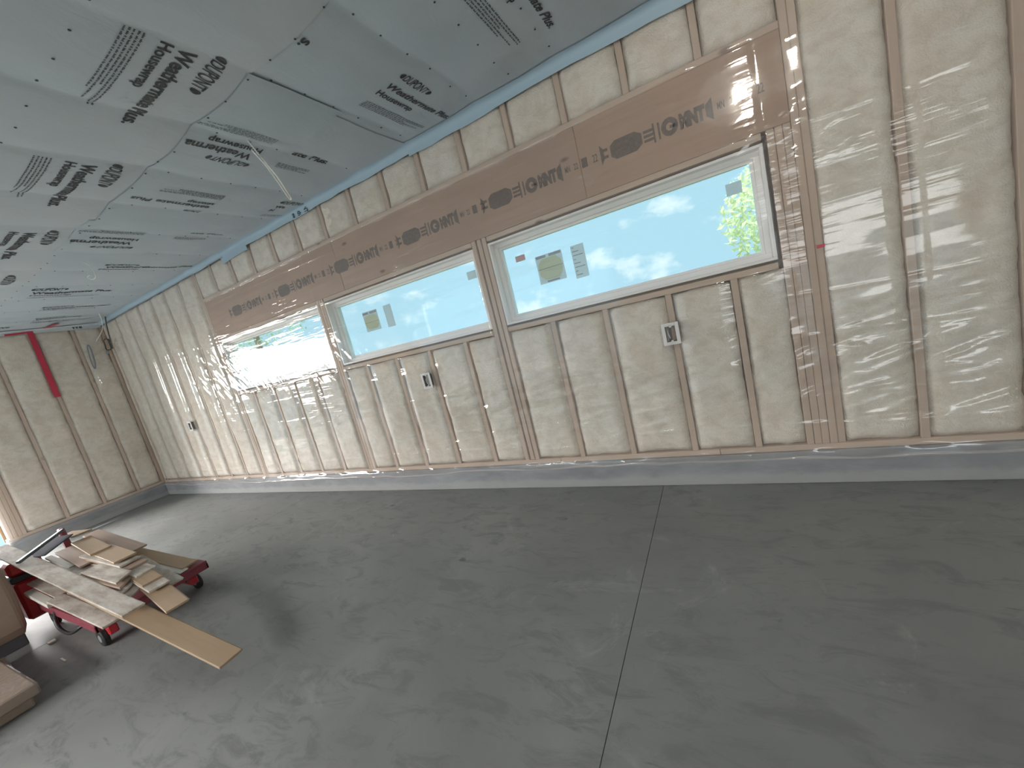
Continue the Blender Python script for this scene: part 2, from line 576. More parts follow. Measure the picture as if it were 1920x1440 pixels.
# ------------------------------------------------------------------ floor
floor = box('floor', XL - 0.3, XR + 0.3, YR - 0.3, 0.3, -0.25, -0.03, 'base')
tag(floor, 'grey concrete slab floor with straight saw-cut joints', 'floor', kind='structure')
joints = [XL - 0.2, -5.49, -1.428, XR + 0.2]
for i in range(3):
    box('slab', joints[i] + 0.0014, joints[i + 1] - 0.0014, YR - 0.2, 0.16, -0.03, 0.0, 'floor', floor, c=0.001)

# ------------------------------------------------------------------ curbs (baseboards of concrete)
def curb(name, x0, x1, y0, y1, label, parent=None):
    o = box(name, x0, x1, y0, y1, 0.0, ZP, 'curb', parent, c=0.006)
    if parent is None:
        tag(o, label, 'curb', kind='structure')
    return o
curb('baseboard_back', XL - 0.15, XR, -0.022, 0.15, 'low grey concrete curb under the long window wall')
curb('baseboard_left', XL - 0.15, XL + 0.022, -1.74, -0.022, 'low grey concrete curb under the left end wall')
curb('baseboard_right', XR - 0.02, XR + 0.15, YR, -0.022, 'low grey concrete curb under the right end wall')

# ------------------------------------------------------------------ long window wall
WIN = [(-6.388, -4.478), (-4.366, -2.527), (-2.387, -0.549)]   # window frames, left to right
WZ0, WZ1 = 1.412, 2.060

def holed_slab(xs, zs, holes, y0, y1):
    g = Geo()
    for i in range(len(xs) - 1):
        for j in range(len(zs) - 1):
            cx, cz = (xs[i] + xs[i + 1]) / 2, (zs[j] + zs[j + 1]) / 2
            if any(a < cx < b and c < cz < d for a, b, c, d in holes):
                continue
            g.box(xs[i], xs[i + 1], y0, y1, zs[j], zs[j + 1], c=0.0005)
    return g
xs = [XL - 0.15] + [v for a, b in WIN for v in (a, b)] + [XR + 0.15]
wall_back = holed_slab(xs, [ZP, WZ0, WZ1, 3.05], [(a, b, WZ0, WZ1) for a, b in WIN], 0.142, 0.156).build('wall_back', 'osb')
tag(wall_back, 'long stud wall with cream insulation batts, header beam and three windows', 'wall', kind='structure')

def wood(name, x0, x1, z0, z1, mat='pine_z', y0=0.0, y1=0.14, parent=wall_back, c=0.003):
    return box(name, x0, x1, y0, y1, z0, z1, mat, parent, c=c)

PW = 0.038
ZB = ZP + PW                      # top of bottom plate
HT0, HT1 = 2.114, 2.573           # header beam
HX0, HX1 = -6.43, -0.413
TP = 2.945                        # underside of the top plate
SILL = 1.396
# plates
for a, b in ((XL, -6.1), (-6.097, -2.2), (-2.197, -1.02), (-1.017, XR)):
    wood('bottom_plate', a, b, ZP, ZB, 'pine_x', -0.002)
for a, b in ((XL, -5.3), (-5.297, -0.9), (-0.897, XR)):
    wood('top_plate', a, b, TP, TP + PW, 'pine_x')
wood('header_cap', HX0, HX1, HT1, HT1 + PW, 'pine_x', -0.002)
for a, b in WIN:
    wood('head_plate', a + 0.002, b - 0.002, HT0 - PW, HT0 - 0.001, 'pine_x', 0.004)
    wood('sill_plate', a + 0.002, b - 0.002, SILL - PW, SILL, 'pine_x', -0.001)

# header beam: two lengths of veneer lumber with black stamps
for a, b in ((HX0, -4.02), (-4.018, -1.561), (-1.559, HX1)):
    wood('header_beam', a, b, HT0, HT1, 'lvl', 0.001, 0.09, c=0.002)
beams = [o for o in wall_back.children if o.name.startswith('header_beam')]
beams.sort(key=lambda o: WLOC[o.name][0])

def flat_poly(name, polys, y, parent, mat, thick=0.0006):
    """polygons in the x-z plane facing -y, with a hair of thickness"""
    V, F = [], []
    for p in polys:
        o = len(V)
        n = len(p)
        V += [(x, y, z) for x, z in p] + [(x, y + thick, z) for x, z in p]
        F.append(list(range(o, o + n)))
        F.append(list(range(o + 2 * n - 1, o + n - 1, -1)))
        for i in range(n):
            j = (i + 1) % n
            F.append([o + i, o + n + i, o + n + j, o + j])
    return mk(name, V, F, mat, parent)

def text_mesh(body, bold=0.0, shear=0.0):
    cu = bpy.data.curves.new('lettering', 'FONT')
    cu.body = body
    cu.size = 1.0
    cu.offset = bold
    cu.shear = shear
    cu.resolution_u = 3
    ob = bpy.data.objects.new('lettering', cu)
    me = bpy.data.meshes.new_from_object(ob)
    V = np.array([v.co[:] for v in me.vertices]) if len(me.vertices) else np.zeros((0, 3))
    F = [list(p.vertices) for p in me.polygons]
    bpy.data.objects.remove(ob)
    bpy.data.curves.remove(cu)
    bpy.data.meshes.remove(me)
    return V[:, :2], F

def stamp(x0):
    zc = 2.333
    k = 0.66
    P = []
    def q(*pts):
        P.append([(x0 + u * k, zc + v) for u, v in pts])
    q((0.0, -0.062), (0.035, -0.03), (0.035, 0.03), (0.0, 0.062))                       # left tab
    q((0.035, -0.03), (0.075, -0.03), (0.075, -0.012), (0.035, -0.012))
    q((0.035, 0.012), (0.075, 0.012), (0.075, 0.03), (0.035, 0.03))
    q((0.10, -0.035), (0.15, -0.058), (0.34, -0.058), (0.40, -0.03), (0.40, 0.03), (0.34, 0.055), (0.15, 0.055), (0.10, 0.03))  # long lozenge
    for i in range(3):                                                                   # bars
        q((0.415, -0.035 + i * 0.026), (0.50, -0.035 + i * 0.026), (0.50, -0.019 + i * 0.026), (0.415, -0.019 + i * 0.026))
    q((0.50, -0.055), (0.517, -0.055), (0.517, 0.055), (0.50, 0.055))
    q((0.545, -0.048), (0.562, -0.048), (0.562, 0.048), (0.545, 0.048))
    q((0.945, -0.03), (1.0, -0.06), (1.0, 0.06), (0.945, 0.03))                          # right tab
    # ring-shaped mark
    n = 16
    for i in range(n):
        a, b = 2 * math.pi * i / n, 2 * math.pi * (i + 1) / n
        q((0.645 + 0.072 * math.cos(a), 0.052 * math.sin(a)), (0.645 + 0.072 * math.cos(b), 0.052 * math.sin(b)),
          (0.645 + 0.03 * math.cos(b), 0.022 * math.sin(b)), (0.645 + 0.03 * math.cos(a), 0.022 * math.sin(a)))
    q((0.645, -0.012), (0.70, -0.012), (0.70, 0.006), (0.645, 0.006))
    par = beams[0]
    for bm_ in beams:
        if WLOC[bm_.name][0] < x0 + 0.9:
            pass
    for bm_ in beams:
        xsb = [v.co.x + WLOC[bm_.name][0] for v in bm_.data.vertices]
        if min(xsb) - 0.05 <= x0 + 0.3 <= max(xsb) + 0.05:
            par = bm_
    g = Geo()
    for p in P:
        nn = len(p)
        g.add([(x, 0.0, z) for x, z in p], [list(range(nn))])
    def txt(body, u0, wid, h, bold):
        V, F = text_mesh(body, bold)
        V = V - V.min(0)
        V = V / V.max(0)
        g.add([(x0 + k * (u0 + a * wid), 0.0, zc + (b - 0.5) * h) for a, b in V], F)
    txt('MNT', 0.73, 0.21, 0.088, 0.085)
    txt('MN', 1.035, 0.055, 0.04, 0.02)
    txt('22', 1.13, 0.045, 0.04, 0.02)
    txt('22', 1.33, 0.05, 0.05, 0.02)
    g.add([(x0 + k * a, 0.0, zc + b) for a, b in ((1.215, -0.03), (1.275, -0.03), (1.275, 0.03), (1.215, 0.03))], [[0, 1, 2, 3]])
    o = g.build('stamp', 'stamp', par)
    return o
for x0 in (-1.42, -2.352, -3.24, -4.135, -5.06, -5.99):
    stamp(x0)

# vertical members
lower, upper, full = {}, {}, {}
OFF = {-3: 0.03, -4: 0.01, -5: 0.012, -2: 0.008}
for k in range(-23, 8):
    x = k * S + OFF.get(k, 0.0)
    if -0.56 < x < -0.33 or -6.52 < x < -6.40:
        continue
    if x <= -6.5 or x >= -0.33:
        if x < XL + 0.02:
            continue
        wood('stud', x, x + PW, ZB, TP); full[k] = x
    else:
        xu = k * S
        wood('cripple_stud', xu, xu + PW, HT1 + PW, TP); upper[k] = xu
        if not any(a - 0.16 < x < a + 0.02 for a, b in WIN[1:]):
            wood('cripple_stud', x, x + PW, ZB, SILL - PW); lower[k] = x
# king studs and trimmers
for x in (-0.527, -0.488, -0.450):
    wood('trimmer_stud', x, x + 0.0365, ZB, HT0 - 0.001)
for x in (-0.411, -0.372):
    wood('king_stud', x, x + 0.0375, ZB, TP, y0=0.001 if x < -0.4 else 0.007)
wood('trimmer_stud', -6.427, -6.391, ZB, HT0 - 0.001)
for x in (-6.470, -6.509):
    wood('king_stud', x, x + 0.0375, ZB, TP)
for x in (-2.525, -2.477, -2.428):
    wood('trimmer_stud', x, x + 0.037, ZB, HT0 - 0.001, y0=0.0 if x != -2.477 else 0.006)
for x in (-4.476, -4.439, -4.402):
    wood('trimmer_stud', x, x + 0.0355, ZB, HT0 - 0.001)
wood('end_stud', XL + 0.002, XL + 0.04, ZB, TP)

# ------------------------------------------------------------------ insulation batts
def batt_geo(u0, u1, z0, z1, bulge, seed, proud=0.0):
    """pillow between u0..u1 and z0..z1; returns u, depth (positive = into the room), z"""
    nu = 13
    nz_ = max(8, int((z1 - z0) / 0.035))
    s = np.linspace(0, 1, nu); t = np.linspace(0, 1, nz_)
    SS, TT = np.meshgrid(s, t, indexing='ij')
    ed = vnoise(TT * (z1 - z0) * 9, 0 * TT, seed) * 0.006 + vnoise(TT * (z1 - z0) * 28, 0 * TT + 3, seed) * 0.004
    ed2 = vnoise(TT * (z1 - z0) * 9, 0 * TT + 9, seed) * 0.006 + vnoise(TT * (z1 - z0) * 28, 0 * TT + 5, seed) * 0.004
    U = u0 + 0.003 + ed + SS * ((u1 - 0.003 + ed2) - (u0 + 0.003 + ed))
    zt = vnoise(SS * 5, 0 * SS, seed + 5) * 0.006
    Z = z0 + TT * (z1 - z0) + np.where(TT > 0.98, zt - 0.004, 0) + np.where(TT < 0.02, zt + 0.003, 0)
    e = np.minimum(np.minimum(SS, 1 - SS) * (u1 - u0) / 0.055, np.minimum(TT, 1 - TT) * (z1 - z0) / 0.045)
    e = np.clip(e, 0, 1)
    e = np.sqrt(1 - (1 - e) ** 2)
    D = -0.022 + (0.022 + bulge) * e
    D += e * (vnoise(U * 7, Z * 6, seed) * 0.007 + vnoise(U * 16, Z * 26, seed + 1) * 0.0035)
    return U, D + proud, Z

def batt_obj(U, D, Z, place, parent, depth=0.125):
    nu, nz_ = U.shape
    front = np.stack([U, D, Z], -1).reshape(-1, 3)
    F = grid_faces(nu, nz_)
    # skirt back
    rim = [(i, 0) for i in range(nu)] + [(nu - 1, j) for j in range(1, nz_)] + [(i, nz_ - 1) for i in range(nu - 2, -1, -1)] + [(0, j) for j in range(nz_ - 2, 0, -1)]
    ri = [i * nz_ + j for i, j in rim]
    back = front[ri].copy(); back[:, 1] = -depth
    o = len(front)
    n = len(ri)
    for a in range(n):
        b = (a + 1) % n
        F.append((ri[a], o + a, o + b, ri[b]))
    F.append(tuple(o + a for a in range(n))[::-1])
    V = np.concatenate([front, back])
    W = place(V)
    return mk('insulation_batt', W, F, 'batt', parent, smooth=True)

place_back = lambda V: np.stack([V[:, 0], -V[:, 1], V[:, 2]], 1)
seed = 1
def bays(xs, z0, z1, bulge):
    global seed
    for a, b in zip(xs[:-1], xs[1:]):
        seed += 1
        batt_obj(*batt_geo(a + PW, b, z0 + 0.002, z1 - 0.002, bulge(a) if callable(bulge) else bulge, seed), place_back, wall_back)
kx = sorted(full.values())
bays([XL] + [x for x in kx if x < -6] + [-6.509], ZB, TP, 0.016)
bays([-0.372] + [x for x in kx if x > -0.3], ZB, TP, 0.002)
bays([-6.47] + sorted(upper.values()) + [-0.411], HT1 + PW, TP, lambda a: 0.010 if a < -3 else 0.004)
for i, (a, b) in enumerate(WIN):
    inner = [x for x in sorted(lower.values()) if a - 0.05 < x < b]
    left = {0: -6.427, 1: -4.402, 2: -2.428}[i]
    right = {0: -4.476, 1: -2.525, 2: -0.527}[i]
    bays([left] + inner + [right], ZB, SILL - PW, {0: 0.010, 1: 0.004, 2: 0.001}[i])

# ------------------------------------------------------------------ windows
def ring(g, x0, x1, z0, z1, t, y0, y1, c=0.002):
    g.box(x0, x1, y0, y1, z1 - t, z1, c=c)
    g.box(x0, x1, y0, y1, z0, z0 + t, c=c)
    g.box(x0, x0 + t, y0, y1, z0 + t, z1 - t, c=c)
    g.box(x1 - t, x1, y0, y1, z0 + t, z1 - t, c=c)

def sticker(parent, x0, x1, z0, z1, mat, y=0.0925, label=None):
    o = box('sticker', x0, x1, y, y + 0.0008, z0, z1, mat, parent, c=0.0001)
    if label:
        o['label'] = label
    return o

wl = ['long white-framed window at the far left, behind glare on the plastic',
      'white-framed middle window of the three, pale blue sky in the pane',
      'widest-looking white-framed window on the right, next to the king studs']
for i, (a, b) in enumerate(WIN):
    wd = empty('window_%d' % (i + 1), ((a + b) / 2, 0.07, WZ0))
    tag(wd, wl[i], 'window', kind='structure')
    g = Geo(); ring(g, a, b, WZ0, WZ1, 0.016, 0.004, 0.165)
    g.build('jamb', 'vinyl', wd)
    g = Geo(); ring(g, a + 0.016, b - 0.016, WZ0 + 0.016, WZ1 - 0.016, 0.032, 0.066, 0.150)
    g.build('frame', 'vinyl', wd)
    g = Geo(); ring(g, a + 0.048, b - 0.048, WZ0 + 0.048, WZ1 - 0.048, 0.018, 0.085, 0.125)
    g.build('sash', 'vinyl', wd)
    p = box('pane', a + 0.060, b - 0.060, 0.0965, 0.1015, WZ0 + 0.06, WZ1 - 0.06, 'glass', wd, c=0.0003)
    def octagon(x0, x1, z0, z1, y):
        cx, cz, hx, hz = (x0 + x1) / 2, (z0 + z1) / 2, (x1 - x0) / 2, (z1 - z0) / 2
        return [(cx + hx * u, cz + hz * v) for u, v in ((-1, -.5), (-.6, -1), (.6, -1), (1, -.5), (1, .5), (.6, 1), (-.6, 1), (-1, .5))]
    if i == 2:
        st = sticker(wd, -2.062, -1.846, 1.650, 1.862, 'sticker', label='large grey paper label with cream octagon')
        flat_poly('octagon', [octagon(-2.05, -1.86, 1.675, 1.835, 0)], 0.0915, st, 'sticker_cream')
        flat_poly('printed_band', [[(-2.055, 1.84), (-1.975, 1.84), (-1.975, 1.858), (-2.055, 1.858)], [(-1.95, 1.84), (-1.853, 1.84), (-1.853, 1.858), (-1.95, 1.858)],
                                   [(-2.055, 1.757), (-1.853, 1.757), (-1.853, 1.762), (-2.055, 1.762)], [(-2.0, 1.656), (-1.9, 1.656), (-1.9, 1.668), (-2.0, 1.668)]], 0.0908, st, 'sticker_ink')
        st = sticker(wd, -1.775, -1.676, 1.622, 1.858, 'sticker', label='tall narrow grey paper label')
        flat_poly('printed_lines', [[(-1.767, 1.84 - j * .028), (-1.72 + .03 * ((j * 7) % 3 - 1), 1.84 - j * .028), (-1.72 + .03 * ((j * 7) % 3 - 1), 1.846 - j * .028), (-1.767, 1.846 - j * .028)] for j in range(8)], 0.0915, st, 'sticker_ink')
        sticker(wd, -2.222, -2.140, 1.868, 1.912, 'sticker_red', label='small faded pink sticker')
        st = sticker(wd, -0.752, -0.668, 1.850, 1.920, 'sticker', label='small grey sticker in the corner')
    if i == 1:
        st = sticker(wd, -3.99, -3.79, 1.672, 1.868, 'sticker', label='grey paper label with cream octagon')
        flat_poly('octagon', [octagon(-3.98, -3.80, 1.69, 1.83, 0)], 0.0915, st, 'sticker_cream')
        flat_poly('printed_band', [[(-3.985, 1.84), (-3.91, 1.84), (-3.91, 1.86), (-3.985, 1.86)], [(-3.89, 1.84), (-3.795, 1.84), (-3.795, 1.86), (-3.89, 1.86)], [(-3.985, 1.757), (-3.795, 1.757), (-3.795, 1.762), (-3.985, 1.762)]], 0.0908, st, 'sticker_ink')
        sticker(wd, -3.70, -3.60, 1.663, 1.872, 'sticker', label='tall pale paper label')
        sticker(wd, -2.69, -2.60, 1.853, 1.918, 'sticker', label='small grey sticker in the corner')

# ------------------------------------------------------------------ left end wall with its big door opening
YD0, YD1, ZD = -4.80, -1.75, 2.15
g = Geo()
g.box(XL - 0.156, XL - 0.142, YD1, 0.14, ZP, 3.05, c=.0005)
g.box(XL - 0.156, XL - 0.142, YD0, YD1, ZD, 3.05, c=.0005)
g.box(XL - 0.156, XL - 0.142, YR - .1, YD0, 0.0, 3.05, c=.0005)
wall_left = g.build('wall_left', 'osb')
tag(wall_left, 'insulated left end wall with studs behind clear plastic and a red tape strip', 'wall', kind='structure')
def lwood(name, y0, y1, z0, z1, mat='pine_z', x0=None, x1=None):
    return box(name, XL - 0.14 if x0 is None else x0, XL if x1 is None else x1, y0, y1, z0, z1, mat, wall_left)
ly = [-0.355, -0.762, -1.168]
for y in ly:
    lwood('stud', y - PW / 2, y + PW / 2, ZB, TP)
for y in (-1.585, -1.625, -1.665, -1.705):
    lwood('king_stud', y - PW / 2, y + PW / 2, ZB, TP if y > -1.6 else ZD + 0.3)
lwood('corner_stud', -0.042, -0.004, ZB, TP)
lwood('bottom_plate', -1.74, -0.004, ZP, ZB, 'pine_y')
lwood('top_plate', YR, -0.004, TP, TP + PW, 'pine_y')
lwood('door_header', YD0 - .1, YD1, ZD, ZD + 0.3, 'lvl')
place_left = lambda V: np.stack([XL + V[:, 1], -V[:, 0], V[:, 2]], 1)
le = [0.042 - PW] + [-y - PW / 2 for y in ly] + [1.585 - PW / 2]
for a, b in zip(le[:-1], le[1:]):
    seed += 1
    batt_obj(*batt_geo(a + PW, b, ZB + .002, TP - .002, 0.006, seed), place_left, wall_left)
for k in range(8):
    seed += 1
    batt_obj(*batt_geo(1.76 + k * S, 1.76 + k * S + S - PW, ZD + 0.30, TP - .002, 0.004, seed), place_left, wall_left)

# plain inner faces of the walls behind the camera; the rear openings are added for light
g = Geo(); g.box(XR, XR + 0.15, YR - .1, 0.14, 0.0, 3.05)
tag(g.build('wall_right', 'paint'), 'plain insulated wall at the right end of the room', 'wall', kind='structure')
g = Geo()
g.box(XL - .15, -8.9, YR - 0.15, YR, 0.0, 3.05); g.box(-3.0, 0.3, YR - 0.15, YR, 0.0, 3.05); g.box(2.9, XR + .15, YR - 0.15, YR, 0.0, 3.05)
g.box(-8.9, -3.0, YR - 0.15, YR, 2.55, 3.05); g.box(0.3, 2.9, YR - 0.15, YR, 2.15, 3.05)
tag(g.build('wall_rear', 'paint'), 'plain rear wall with two unseen openings added for light', 'wall', kind='structure')

# ------------------------------------------------------------------ ceiling
TX = -2.165          # a truss line
def ceil_z(x, y):
    x = np.asarray(x, float); y = np.asarray(y, float)
    u = (x - TX + 0.03 * vnoise(y * 2.2, x * 0.3, 3)) / 0.6096
    f = u - np.floor(u)
    sag = np.sin(np.pi * np.clip(f, 0, 1)) ** 0.8
    bay = np.floor(u)
    amp = 0.027 + 0.008 * vnoise(bay * 3.7, y * 0.8, 11)
    edge = np.clip(-y / 0.35, 0.25, 1.0)
    z = ZC - 0.004 - amp * sag * edge
    z += 0.006 * vnoise(x * 4.0, y * 3.0, 5) * edge + 0.003 * vnoise(x * 9.0, y * 7.0, 6) * edge
    return z

ceiling = box('ceiling', XL - 0.15, XR + 0.15, YR - 0.1, 0.14, ZC + 0.004, ZC + 0.12, 'deck')
tag(ceiling, 'ceiling covered with sagging blue-grey printed housewrap', 'ceiling', kind='structure')

LIFT = {}
def wrap_sheet(x0, x1, y0, y1, lift, mat='wrap_blue'):
    nx = max(3, int((x1 - x0) / 0.022)); ny = max(3, int((y1 - y0) / 0.06))
    X, Y = np.meshgrid(np.linspace(x0, x1, nx), np.linspace(y0, y1, ny), indexing='ij')
    ex = 0.006 * vnoise(Y * 3, X * 0, 21) ; ey = 0.008 * vnoise(X * 3, Y * 0, 22)
    Xe, Ye = X + ex, Y + np.where(Y > -0.06, 0, ey)
    Z = ceil_z(Xe, Ye) - lift
    top = np.stack([Xe, Ye, Z], -1).reshape(-1, 3)
    F = grid_faces(nx, ny, flip=True)
    o = mk('housewrap_sheet', top, F, mat, ceiling, smooth=True)
    LIFT[o.name] = lift
    return o

SH = {}
SH['main'] = wrap_sheet(XL, XR, YR, -1.300, 0.0045, 'wrap')
SH['right'] = wrap_sheet(-2.850, XR, -1.36, -0.026, 0.0010)
SH['patch'] = wrap_sheet(-5.00, -2.790, -1.315, -0.74, 0.0100)
SH['strip'] = wrap_sheet(-5.75, -2.84, -0.78, -0.026, 0.0055)
SH['mid'] = wrap_sheet(-5.95, -4.93, -1.345, -0.70, 0.0075)
SH['far'] = wrap_sheet(XL + 0.02, -5.72, -1.37, -0.026, 0.0030)

def print_on(par, pieces, name='lettering'):
    """pieces: list of (V2d, F) in ceiling x, y"""
    g = Geo()
    for V, F in pieces:
        V = np.asarray(V)
        z = ceil_z(V[:, 0], V[:, 1]) - LIFT[par.name] - 0.0032
        g.add(np.column_stack([V, z]), F)
    return g.build(name, 'ink', par)

def place2(V, org, right, up):
    r = np.array(right, float); u = np.array(up, float)
    return np.array(org, float) + V[:, :1] * r + V[:, 1:2] * u

def text_piece(body, org, right, up, width, height, bold=0.02, shear=0.0, clip=None):
    """fit the text into width x cap height; origin = left end of baseline"""
    V, F = text_mesh(body, bold, shear)
    Hc = 0.70
    V = V.copy()
    V[:, 0] = (V[:, 0] - V[:, 0].min()) / (V[:, 0].max() - V[:, 0].min()) * width
    V[:, 1] = V[:, 1] / Hc * height
    if clip is not None:
        lo, hi = clip
        keep = [f for f in F if all(lo * width <= V[i, 0] <= hi * width for i in f)]
        used = sorted({i for f in keep for i in f})
        mp_ = {i: n for n, i in enumerate(used)}
        V = V[used]; F = [[mp_[i] for i in f] for f in keep]
        if len(V) == 0:
            return None
    return place2(V, org, right, up), F

def logo_pieces(org, right, up, width, height, clip=None):
    V, F = text_mesh('DUPONT', 0.012, 0.0)
    V = V.copy()
    V[:, 0] = (V[:, 0] - V[:, 0].min()) / (V[:, 0].max() - V[:, 0].min())
    V[:, 1] = np.clip(V[:, 1] / 0.70, 0, 1)
    u = 0.11 + V[:, 0] * 0.78
    h = np.sqrt(np.clip(1 - ((u - 0.5) / 0.56) ** 2, 0.05, 1))
    W = np.stack([u * width, ((V[:, 1] - 0.5) * h + 0.5) * height], 1)
    W[:, 0] += (W[:, 1] - height / 2) * 0.22
    if clip is not None:
        lo, hi = clip
        keep = [f for f in F if all(lo * width <= W[i, 0] <= hi * width for i in f)]
        used = sorted({i for f in keep for i in f}); mp_ = {i: n for n, i in enumerate(used)}
        W = W[used]; F = [[mp_[i] for i in f] for f in keep]
    out = []
    if len(W):
        out.append((place2(W, org, right, up), F))
    for s in (-1, 1):
        if clip is not None and not (clip[0] <= (0.0 if s < 0 else 1.0) <= clip[1]):
            continue
        pts = []
        for t in np.linspace(-0.55, 0.55, 9):
            pts.append((0.5 + s * 0.53 * math.cos(t * 0.9) , 0.5 + 0.62 * math.sin(t)))
        for t in np.linspace(0.5, -0.5, 7):
            pts.append((0.5 + s * (0.415 + 0.02 * abs(t)), 0.5 + 0.60 * math.sin(t)))
        P = np.array(pts) * [width, height]
        P[:, 0] += (P[:, 1] - height / 2) * 0.22
        f = list(range(len(P)))
        out.append((place2(P, org, right, up), [f if s > 0 else f[::-1]]))
    return out

def small_print(org, right, up, width, pitch, rows, sd, h=0.0085):
    r = random.Random(sd)
    V, F = [], []
    for i in range(rows):
        x = 0.0
        end = width * (1.0 if i < 2 else (0.66 if i == 2 else (0.93 if i == 3 else 0.74)))
        while x < end - 0.012:
            wl_ = min(r.choice((0.010, 0.016, 0.022, 0.030)), end - x)
            # word drawn as a run of narrow ticks with a base bar, like far-off letters
            o = len(V)
            y0 = -i * pitch
            jag = []
            n = max(2, int(wl_ / 0.006))
            for k in range(n):
                a = x + wl_ * k / n; b = x + wl_ * (k + 0.8) / n
                hh = h * (1.0 if r.random() < 0.4 else 0.72)
                o = len(V)
                V += [(a, y0), (b, y0), (b, y0 + hh), (a, y0 + hh)]
                F.append([o, o + 1, o + 2, o + 3])
            x += wl_ + 0.006
    return place2(np.array(V), org, right, up), F

NX, PX, NY, PY = (-1, 0), (1, 0), (0, -1), (0, 1)
# --- the wide sheet: block repeated along the wall, reading towards the far corner
for n in range(6):
    x0 = -2.815 - n * 1.255 + (0.0 if n else 0)
    pcs = [text_piece('Weathermate Plus.', (x0, -1.600), NX, PY, 0.69, 0.066, 0.028, 0.12),
           text_piece('Housewrap', (x0, -1.662), NX, PY, 0.335, 0.045, 0.020)]
    pcs[1] = text_piece('Housewrap', (x0 - 0.005, -1.672), NX, PY, 0.335, 0.050, 0.022)
    pcs += logo_pieces((x0 + 0.045, -1.490), NX, PY, 0.29, 0.085)
    pcs.append(small_print((x0, -1.735), NX, PY, 0.62, 0.0165, 5, n))
    if x0 > -8.9:
        print_on(SH['main'], pcs)
pcs = [text_piece('Weathermate Plus.', (-1.56, -1.600), NX, PY, 0.69, 0.066, 0.028, 0.12), text_piece('Housewrap', (-1.565, -1.672), NX, PY, 0.335, 0.05, 0.022)]
print_on(SH['main'], pcs)
# row of blocks that showed only its last letter at the seam
print_on(SH['right'], [text_piece('s.', (-2.39, -1.285), NX, PY, 0.055, 0.06, 0.028, 0.1)])
# --- right-hand sheet, reading towards the wall
for x0, ylast in ((-2.42, -0.085), (-1.50, -0.335)):
    ys = ylast - 0.635
    pcs = [text_piece('Weathermate Plus.', (x0, ys), PY, PX, 0.635, 0.05, 0.026, 0.18),
           text_piece('Housewrap', (x0 - 0.078, ys - 0.008), PY, PX, 0.315, 0.046, 0.022)]
    pcs += logo_pieces((x0 + 0.098, ys + 0.01), PY, PX, 0.255, 0.062)
    pcs.append(small_print((x0 - 0.165, ys + 0.005), PY, PX, 0.57, 0.0165, 5, 31))
    print_on(SH['right'], pcs)
# --- patch with upside-down printing cut off at the seam
pcs = [text_piece('Weatherma', (-3.500, -0.900), NY, NX, 0.40, 0.07, 0.026),
       text_piece('Housewrap', (-3.425, -0.868), NY, NX, 0.335, 0.052, 0.022)]
pcs += logo_pieces((-3.605, -0.865), NY, NX, 0.26, 0.072)
pcs.append(small_print((-3.315, -0.872), NY, NX, 0.45, 0.0165, 5, 33))
print_on(SH['patch'], pcs)
pcs = [text_piece('eathermate Plus', (-4.40, -0.665 - 0.09), NY, NX, 0.51, 0.06, 0.022),
       text_piece('sewrap', (-4.335, -0.75), NY, NX, 0.19, 0.048, 0.02)]
pcs += logo_pieces((-4.545, -0.66), NY, NX, 0.20, 0.07, clip=(0.42, 1.05))
pcs.append(small_print((-4.245, -0.745), NY, NX, 0.43, 0.013, 6, 34))
print_on(SH['patch'], pcs)
pcs = [text_piece('Weatherma', (-5.425, -0.92), NY, NX, 0.41, 0.07, 0.026),
       text_piece('Housewrap', (-5.345, -0.90), NY, NX, 0.33, 0.05, 0.022)]
pcs += logo_pieces((-5.545, -0.88), NY, NX, 0.28, 0.072)
pcs.append(small_print((-5.245, -0.90), NY, NX, 0.43, 0.016, 5, 35))
print_on(SH['mid'], pcs)
# --- narrow strip along the wall
print_on(SH['strip'], [text_piece('ate Plus.', (-3.40, -0.675), PY, PX, 0.295, 0.058, 0.026, 0.1),
                       small_print((-3.53, -0.70), PY, PX, 0.27, 0.016, 4, 36)])
pcs = [text_piece('We', (-4.29, -0.27), PY, PX, 0.10, 0.05, 0.026), text_piece('H', (-4.37, -0.275), PY, PX, 0.04, 0.05, 0.022)]
pcs += logo_pieces((-4.20, -0.27), PY, PX, 0.25, 0.065)
pcs.append(small_print((-4.47, -0.27), PY, PX, 0.22, 0.016, 4, 37))
print_on(SH['strip'], pcs)
print_on(SH['strip'], [text_piece('ate Plus.', (-5.10, -0.60), PY, PX, 0.295, 0.05, 0.022), small_print((-5.25, -0.66), PY, PX, 0.28, 0.02, 3, 38)])
# --- far sheet
pcs = [text_piece('Weatherm', (-6.26, -0.88), PY, PX, 0.37, 0.062, 0.026), text_piece('thermate Plus.', (-6.26, -0.57), PY, PX, 0.50, 0.062, 0.026),
       text_piece('Housewrap', (-6.35, -0.90), PY, PX, 0.33, 0.05, 0.022)]
pcs += logo_pieces((-6.17, -0.90), PY, PX, 0.26, 0.06)
print_on(SH['far'], pcs)
for x0, y0, s_, lg in ((-7.24, -1.19, 'Weathermate Plus.', True), (-8.05, -0.95, 'Weathermate Plus.', True), (-8.75, -0.86, 'Weathermate', True), (-9.10, -1.13, 'We', False)):
    pcs = [text_piece(s_, (x0, y0), PY, PX, 0.66 if 'Plus' in s_ else (0.45 if len(s_) > 3 else 0.11), 0.062, 0.026, 0.1), text_piece('Housewrap', (x0 - 0.08, y0), PY, PX, 0.32, 0.048, 0.022) if len(s_) > 3 else None]
    pcs = [p for p in pcs if p is not None]
    if lg:
        pcs += logo_pieces((x0 + 0.09, y0 - 0.01), PY, PX, 0.265, 0.062)
        pcs.append(small_print((x0 - 0.16, y0), PY, PX, 0.6, 0.0165, 4, int(-x0 * 10)))
    print_on(SH['far'], pcs)

